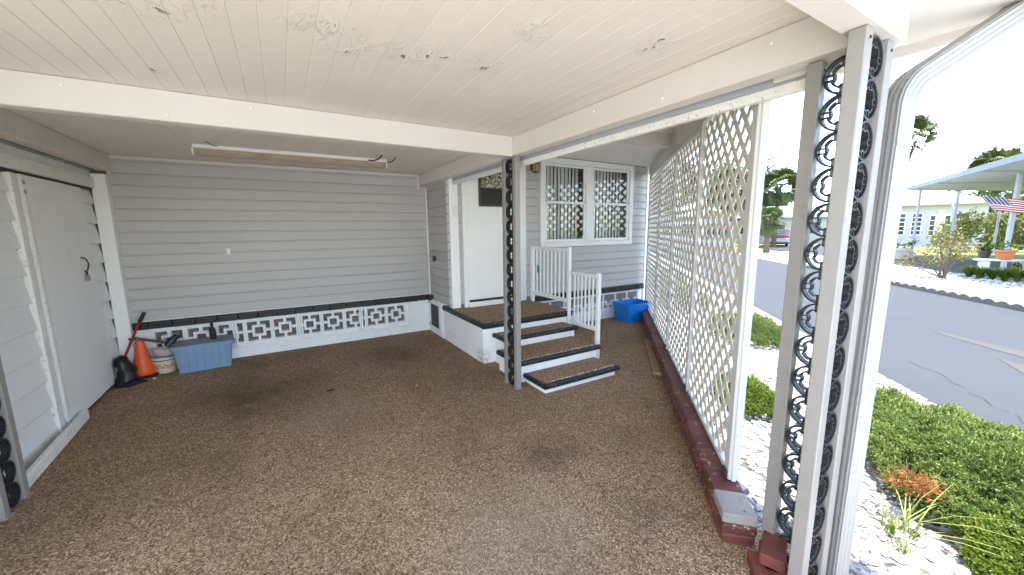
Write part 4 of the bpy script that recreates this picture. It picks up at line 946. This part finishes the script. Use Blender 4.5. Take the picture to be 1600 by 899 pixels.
def palm(label, c, h, r, seed=1, nl=64, lean=(0, 0)):
    rnd = random.Random(seed); t = thing('palm_tree', label, 'palm tree', (c[0], c[1], -.12), 0, 'palm trees beyond the street'); mb = MB()
    for k in range(nl):
        a = rnd.uniform(0, 6.28); el_ = rnd.uniform(-.75, 1.35); d = Vector((math.cos(a)*math.cos(el_), math.sin(a)*math.cos(el_), math.sin(el_))); pl = r*rnd.uniform(.42, .58)
        p = Vector((0, 0, h))+d*pl; mb.add([Vector((0, 0, h))-Vector((0, 0, .02)), Vector((0, 0, h+.03)), p+Vector((0, 0, .01)), p-Vector((0, 0, .01))], [(0, 1, 2, 3)])
        s = d.cross(Vector((rnd.gauss(0, .7), rnd.gauss(0, .7), 1))).normalized(); n_ = s.cross(d)
        for j in range(19):
            f = (j-9)/9; an = f*1.35; bl = r*(.58-.18*abs(f))*rnd.uniform(.85, 1.1); e = (d*math.cos(an)+s*math.sin(an)+n_*(.25*abs(f))).normalized(); tip = p+e*bl+Vector((0, 0, -.38*bl)); mid = p+e*bl*.6; w2 = s.cross(e).cross(e).normalized()*r*.028 if abs(an) < 1 else n_*r*.028
            w2 = e.cross(n_).normalized()*r*.024
            mb.add([p, mid-w2, tip, mid+w2], [(0, 1, 2, 3)])
    obj('fronds', mb, 'palm_green', t, local=True, recalc=False)
    tr = MB(); tr.tube([(lean[0], lean[1], -.1), (.06+lean[0]*.7, .03+lean[1]*.7, h*.4), (.02+lean[0]*.25, lean[1]*.25, h*.8), (0, 0, h+.05)], [.20, .15, .15, .19], 10); obj('trunk', tr, 'palm_trunk', t, local=True, smooth=60)
    sk = MB()
    for k in range(40):
        a = rnd.uniform(0, 6.28); sk.tube([(.15*math.cos(a), .15*math.sin(a), h-.5-rnd.random()*.6), (.30*math.cos(a), .30*math.sin(a), h-.1-rnd.random()*.5)], [.03, .02], 4)
    obj('boots', sk, 'palm_trunk', t, local=True); return t
palm('tall fan palm rising just right of the downspout', (26.2, 6.62), 5.85, 1.2, 3, lean=(.3, 1.5))
palm('distant fan palm above the roof across the street', (59.4, 8.5), 7.2, 2.2, 4)
palm('fan palm with upright crown in the gap beside the corner post', (36.2, 16.7), 4.9, 2.1, 5)
palm('short fan palm in front of the blue-roofed house in the gap', (27.3, 13.0), 2.0, 1.15, 6)
palm('fan palm behind the nearest lattice panel', (30.5, 17.6), 4.6, 1.9, 7)
palm('fan palm behind the second lattice panel', (26.5, 19.5), 5.2, 1.9, 9)
TL = [('broad dark tree behind the nearest lattice panel', (36.5, 21.5), 7.6, 3.4, 'tree_mid'), ('tall dense tree behind the second lattice panel', (33, 24.5), 7.0, 3.2, 'tree_dark'), ('round green tree behind the middle lattice panels', (28, 25.5), 6.2, 2.8, 'tree_mid'), ('dark tree behind the lattice panel nearest the house', (24, 29), 6.6, 3.0, 'tree_dark'),
      ('dark dense tree behind the white house across the street', (60, 10.4), 5.4, 3.2, 'tree_dark'), ('low dark tree at the left end of the white house roof', (62, 14.0), 4.8, 2.4, 'tree_mid'), ('bright green tree behind the flag and far carport posts', (56, 6.0), 5.0, 3.0, 'tree_mid'), ('green tree beyond the right edge of the far carport', (50, 2.2), 5.0, 3.0, 'tree_mid'), ('tree standing behind the blue-roofed house in the gap', (52, 25), 6.6, 3.2, 'tree_mid')]
for i, (lb, c, h, r, mt) in enumerate(TL): tree(lb, c, h, r, mt, 3600, .17 if i < 4 else .22, 20+i, sq=(1, 1, .75), lumps=16)
# a far row of trees that reads as one mass
mb = MB(); rnd = random.Random(77)
for k in range(90):
    a = R_(4+k*1.35); D = rnd.uniform(95, 120); crown(mb, (D*math.sin(a), D*math.cos(a), rnd.uniform(1.6, 3.2)), rnd.uniform(3.5, 5.5), 170, .75, rnd, (1, 1, .7), 5)
o = obj('tree_line', mb, 'tree_dark', recalc=False); tag(o, 'far dark line of trees along the horizon', 'trees', kind='stuff')

# neighbour's carport
nc = thing('far_carport', 'white flat carport roof on slim posts across the street', 'carport', (27, 4.5, -.11))
NA, NB_, NC, ND = Vector((28.9, 7.05, 0)), Vector((17.0, 1.55, 0)), Vector((24.5, -5.5, 0)), Vector((39.0, 2.2, 0))
mb = MB(); mb.loft([[tuple(p+Vector((0, 0, zz))) for p in (NA, NB_, NC, ND)] for zz in (3.42, 3.50)]); wobj('roof_panel', mb, 'neighbour_metal', nc)
for a, b in ((NA, NB_), (NA, ND), (NB_, NC)):
    d = (b-a).normalized(); n_ = Vector((d.y, -d.x, 0)); mb = MB(); mb.loft([[tuple(p+n_*u+Vector((0, 0, zz))) for u, zz in ((-.03, 3.40), (.05, 3.40), (.05, 3.60), (-.03, 3.60))] for p in (a-d*.05, b+d*.05)]); wobj('fascia', mb, 'neighbour_fascia', nc)
for k in (3, 6):
    a = NA.lerp(NB_, k/9); b = ND.lerp(NC, k/9); d = (b-a).normalized(); n_ = Vector((d.y, -d.x, 0)); mb = MB(); mb.loft([[tuple(p+n_*u+Vector((0, 0, zz))) for u, zz in ((-.02, 3.385), (.02, 3.385), (.02, 3.419), (-.02, 3.419))] for p in (a+d*.1, b-d*.1)]); wobj('roof_rib', mb, 'neighbour_metal', nc)
def npost(x, y, bx=0, by=0, r=.06): return wobj('post', MB().tube([(x+bx, y+by, -.11), (x, y, 3.40)], r, 8), 'neighbour_metal', nc, 40)
npost(28.25, 6.42); npost(32.4, 5.86, 0, 0, .07); npost(35.7, 4.75); npost(22.85, 2.73, 0, 0, .075); npost(25.5, -3.5)
wobj('brace', MB().tube([(32.4, 5.86, 2.0), (32.75, 6.25, 3.40)], .05, 8), 'neighbour_metal', nc, 40)
# white house behind it
nh = thing('white_house', 'low white house with cream eaves behind the far carport', 'house', (47, 9, -.12))
HA, HB = Vector((44.4, 13.2, 0)), Vector((45.6, 6.6, 0)); hd_ = (HB-HA).normalized(); hn = Vector((-hd_.y, hd_.x, 0)); 
if hn.x < 0: hn = -hn
def hbox(name, mat, par, u0, u1, v0, v1, z0, z1):
    mb = MB(); q = [HA+hd_*u+hn*v for u, v in ((u0, v0), (u1, v0), (u1, v1), (u0, v1))]; mb.loft([[tuple(p+Vector((0, 0, zz))) for p in q] for zz in (z0, z1)]); return wobj(name, mb, mat, par)
HL = (HB-HA).length
hbox('wall', 'neighbour_white', nh, 0, HL, 0, 6, -.12, 3.15); hbox('foundation', 'concrete', nh, -.03, HL*.45, -.25, -.02, -.12, .45)
hbox('eave', 'eave_cream', nh, -.5, HL+.4, -.5, 6.5, 3.151, 3.29)
rf = MB(); e = [HA+hd_*u+hn*v for u, v in ((-.5, -.5), (HL+.4, -.5), (HL+.4, 6.5), (-.5, 6.5))]; rd = [HA+hd_*u+hn*v for u, v in ((.5, 3), (HL*.55, 3))]
rf.add([tuple(p+Vector((0, 0, 3.291))) for p in e]+[tuple(p+Vector((0, 0, 4.6))) for p in rd], [(0, 1, 5, 4), (1, 2, 5), (2, 3, 4, 5), (3, 0, 4), (0, 3, 2, 1)]); wobj('roof', rf, 'roof_white', nh)
for (u0, u1, z0, z1, rows) in ((1.55, 2.45, .75, 2.6, 5), (2.75, 3.4, .75, 2.6, 5), (3.75, 4.15, .7, 2.4, 4), (4.55, 4.95, .8, 2.4, 4), (5.0, 5.9, 1.45, 2.55, 2)):
    wd_ = hbox('window', 'frame_white', nh, u0, u1, -.06, -.003, z0, z1)
    for k in range(rows): hz0 = z0+.08+(z1-z0-.1)*k/rows; hbox('pane', 'window_dark', wd_, u0+.07, u1-.07, -.075, -.061, hz0, hz0+(z1-z0-.1)/rows-.07)
hbox('shutter', 'shutter_cream', nh, 4.19, 4.50, -.07, -.004, .3, 2.75)
# blue-roofed house in the gap
gh = thing('blue_roofed_house', 'grey house with pale blue roof in the gap beside the corner post', 'house', (43.6, 20, -.12))
mb = MB(); q = [(41.0, 24.0), (45.6, 15.8), (51, 18.8), (46.4, 27)]
wobj('wall', MB().loft([[(x, y, zz) for x, y in q] for zz in (-.12, 2.35)]), 'channel_grey', gh)
mb = MB(); cx, cyy = 46, 21.4; mb.loft([[(cx+(x-cx)*f, cyy+(y-cyy)*f, zz) for x, y in q] for f, zz in ((1.10, 2.351), (1.12, 2.5), (.3, 3.7))]); wobj('roof', mb, 'roof_blue', gh)
for k in range(3):
    a = Vector((41.0, 24.0, 0)).lerp(Vector((45.6, 15.8, 0)), .15+k*.3); d = Vector((4.6, -8.2, 0)).normalized(); n_ = Vector((d.y, -d.x, 0)); mb = MB(); mb.loft([[tuple(a+d*u+n_*v+Vector((0, 0, zz))) for u, v in ((0, .04), (1.2, .04), (1.2, -.02), (0, -.02))] for zz in (.9, 1.9)]); wobj('window', mb, 'window_dark', gh)
# white houses seen through the lattice
for i, (x0, y0, x1, y1, lb) in enumerate(((27.5, 22.8, 33.0, 18.6, 'white house front behind the nearest lattice panel'), (19.0, 27.0, 24.5, 24.2, 'white house front behind the middle lattice panels'))):
    a, b = Vector((x0, y0, 0)), Vector((x1, y1, 0)); d = (b-a).normalized(); n_ = Vector((-d.y, d.x, 0)); t = thing('lattice_side_house', lb, 'house', ((x0+x1)/2, (y0+y1)/2, -.12)); L = (b-a).length
    def qb(nm, mt, u0, u1, v0, v1, z0, z1, par=t):
        mb = MB(); mb.loft([[tuple(a+d*u+n_*v+Vector((0, 0, zz))) for u, v in ((u0, v0), (u1, v0), (u1, v1), (u0, v1))] for zz in (z0, z1)]); return wobj(nm, mb, mt, par)
    qb('wall', 'neighbour_white', 0, L, 0, 5, -.12, 2.5); qb('roof', 'roof_white', -.4, L+.4, -.5, 5.5, 2.501, 2.75)
    for k in range(3): wd_ = qb('window', 'frame_white', .6+k*2.1, 1.9+k*2.1, -.05, -.004, .8, 2.0); qb('pane', 'window_dark', .7+k*2.1, 1.8+k*2.1, -.065, -.051, .9, 1.9, wd_)
# parked car in the gap, tail towards the street
cr0 = thing('parked_car', 'dark red and silver car parked tail-on in the gap beside the corner post', 'car', (37.0, 16.9, -.11), math.atan2(16.9, 37.0)-math.pi/2)
prof = [(0, .30), (0, .62), (.06, .95), (.55, 1.02), (1.15, 1.42), (2.3, 1.45), (3.0, 1.0), (4.2, .86), (4.5, .62), (4.5, .28)]
mb = MB(); mb.loft([[(sx*wf, y, z*zf if z > .9 else z) for y, z in prof] for sx, wf, zf in ((-.90, 1, .97), (-.82, 1, 1.0), (.82, 1, 1.0), (.90, 1, .97))]); obj('body', mb, 'car_red', cr0, local=True, smooth=40)
obj('bumper', MB().box(-.91, .91, -.10, .25, .34, .70, .04), 'car_silver', cr0, local=True); obj('rear_valance', MB().box(-.86, .86, -.06, .2, .18, .339, .02), 'rubber_black', cr0, local=True)
obj('rear_window', MB().add([(-.66, .56, 1.045), (.66, .56, 1.045), (.55, 1.10, 1.40), (-.55, 1.10, 1.40), (-.66, .54, 1.03), (.66, .54, 1.03), (.55, 1.08, 1.405), (-.55, 1.08, 1.405)], [(0, 1, 2, 3), (4, 5, 6, 7), (0, 1, 5, 4), (1, 2, 6, 5), (2, 3, 7, 6), (3, 0, 4, 7)]), 'car_glass', cr0, local=True)
for sx in (-1, 1):
    obj('tail_light', MB().box(sx*.62-.22, sx*.62+.22, -.02, .03, .76, .90, .01), 'tail_red', cr0, local=True)
    for yy in (.9, 3.6):
        w_ = obj('wheel', MB().lathe([(.05, -.1), (.3, -.1), (.33, -.07), (.33, .07), (.3, .1), (.05, .1)], n=18), 'rubber_black', cr0, (sx*.80, yy, .33), (0, R_(90), 0), local=True, smooth=30)
        obj('rim', MB().lathe([(.02, .101*sx), (.2, .103*sx), (.2, .11*sx), (.02, .12*sx)], n=14), 'car_silver', w_, local=True)
    obj('side_window', MB().box(sx*.875-.03, sx*.875+.03, 1.0, 2.6, 1.05, 1.34, .02), 'car_glass', cr0, local=True)
obj('number_plate', MB().box(-.16, .16, -.115, -.101, .46, .60, .003), 'plate_white', cr0, local=True)
# garden across the street
def shrub(label, c, r, h, mat, n, size, seed, name='shrub', stems=6, group='garden plants across the street', zb=.25):
    rnd = random.Random(seed); t = thing(name, label, 'shrub', (c[0], c[1], -.10), 0, group); mb = MB()
    cs = crown(mb, (0, 0, h*(.5+zb/2)), r, n, size, rnd, (1, 1, h/(2*r)*.9), 12); obj('crown', mb, mat, t, local=True, recalc=False)
    tr = MB()
    for k in range(stems):
        cc = cs[k % len(cs)][0]; tr.tube([(rnd.gauss(0, .04), rnd.gauss(0, .04), 0), tuple(Vector((0, 0, h*.35))+cc*.5), tuple(Vector((0, 0, h*(.5+zb/2)))+cc)], [.022, .016, .006], 5)
    obj('stems', tr, 'bark', t, local=True); return t
shrub('loose rust and yellow shrub on the white stones across the street', (18.0, 3.30), .78, 1.15, 'bromeliad', 1500, .045, 5, stems=10, zb=.4)
shrub('yellow-green croton hedge beside the far carport posts', (38.5, 5.6), 1.9, 2.7, 'croton', 2600, .13, 6, zb=.0)
shrub('yellow-green shrub at the right edge behind the flag', (33.0, 2.1), 1.4, 2.0, 'croton', 1800, .10, 7, zb=.0)
LN = ['leftmost', 'second from left', 'third from left', 'fourth from left', 'fourth from right', 'third from right', 'second from right', 'rightmost']
for i in range(8):
    x, y = 19.2-i*.17, 2.95-i*.26
    tuft(f'{LN[i]} strap-leaved lily in the row below the garden bench', (x+random.uniform(-.1, .1), y, -.10), 95, random.uniform(.48, .62), .48, 'lily_green', 40+i, .026, 'plant', 'strap-leaved lilies below the garden bench', name='lily_plant')
bn = thing('garden_bench', 'pale concrete bench holding plant pots across the street', 'bench', (20.9, 2.55, -.10), R_(-70))
obj('seat', MB().box(-.62, .62, -.2, .2, .46, .53, .015), 'concrete_light', bn, local=True)
for sx in (-.38, .38): obj('leg', MB().box(sx-.11, sx+.11, -.16, .16, 0, .459, .02), 'concrete_light', bn, local=True)
def potted(label, c, r, h, mat, leaf, seed, name='plant_pot'):
    t = thing(name, label, 'pot', c); obj('pot_body', MB().lathe([(r*.72, 0), (r*.95, h*.75), (r*1.08, h*.78), (r*1.08, h), (r*.95, h), (r*.88, h*.8)], n=16), mat, t, local=True, smooth=40)
    rnd = random.Random(seed); mb = MB(); crown(mb, (0, 0, h+r*.5), r*1.1, 160, .05, rnd, (1, 1, .7), 6); obj('foliage', mb, leaf, t, local=True, recalc=False); return t
potted('terracotta pot with bright green plant on the garden bench', (20.82, 2.50, .43), .24, .32, 'terracotta', 'lily_green', 1)
potted('dark pot with dark plant behind the terracotta pot on the bench', (21.08, 2.98, .43), .17, .26, 'bronze', 'tree_mid', 2)
potted('small terracotta pot standing under the garden bench', (20.80, 2.15, -.10), .15, .24, 'terracotta', 'tree_mid', 3)
potted('large grey planter on the drive beside the leftmost far carport post', (27.2, 6.60, -.11), .42, .55, 'concrete', 'tree_mid', 4)
sg = thing('garden_statue', 'small grey robed garden statue on the lawn beyond the far carport', 'statue', (41.5, 6.75, -.12))
obj('figure', MB().lathe([(.34, 0), (.34, .18), (.26, .2), (.30, .35), (.24, .75), (.27, 1.0), (.24, 1.18), (.09, 1.25), (.08, 1.3), (.13, 1.36), (.14, 1.46), (.08, 1.55), (.01, 1.57)], n=14), 'statue_grey', sg, local=True, smooth=50)
sg2 = thing('garden_statue', 'small grey stone figure beside the right end of the garden bench', 'statue', (20.6, 1.95, -.10))
obj('figure', MB().lathe([(.15, 0), (.15, .12), (.11, .14), (.14, .4), (.11, .55), (.05, .6), (.08, .68), (.05, .76), (.005, .78)], n=12), 'statue_grey', sg2, local=True, smooth=50)
# flag on a slanted pole fixed to a carport post
fgt = thing('flag', 'stars and stripes flag on a slanted pole beside a far carport post', 'flag', (22.2, 3.0, 0))
FT, FBk = Vector((21.74, 3.40, 2.62)), Vector((22.79, 2.77, 1.55))
wobj('pole', MB().tube([FT, FT.lerp(FBk, .5), FBk], .014, 6), 'neighbour_metal', fgt, 40)
wobj('finial', MB().lathe([(.005, 0), (.03, .015), (.03, .035), (.005, .05)], tuple(FT), 8), 'pot_gold', fgt, 40)
pd = (FBk-FT).normalized(); fly = Vector((-.05, -.80, -.06)); fly = (fly-pd*0).normalized(); NU, NV = 26, 12; vs = []; uvs = []
for i in range(NU+1):
    for j in range(NV+1):
        u, v = i/NU, j/NV; p = FT+pd*(.03+.80*(1-v)) + fly*(1.45*u) + Vector((0, 0, -.32*u*u)) + Vector((1, .2, 0))*(.07*math.sin(u*9+v*1.5)*min(1, u*3))+Vector((0, 0, .03*math.sin(u*11+1)*u)); vs.append(tuple(p)); uvs.append((u, v))
fs = [(i*(NV+1)+j, (i+1)*(NV+1)+j, (i+1)*(NV+1)+j+1, i*(NV+1)+j+1) for i in range(NU) for j in range(NV)]
mb = MB(); mb.add(vs, fs); o = wobj('cloth', mb, 'flag_cloth', fgt, 60); ul = o.data.uv_layers.new(name='UVMap')
for lp_ in o.data.loops: ul.data[lp_.index].uv = uvs[lp_.vertex_index]
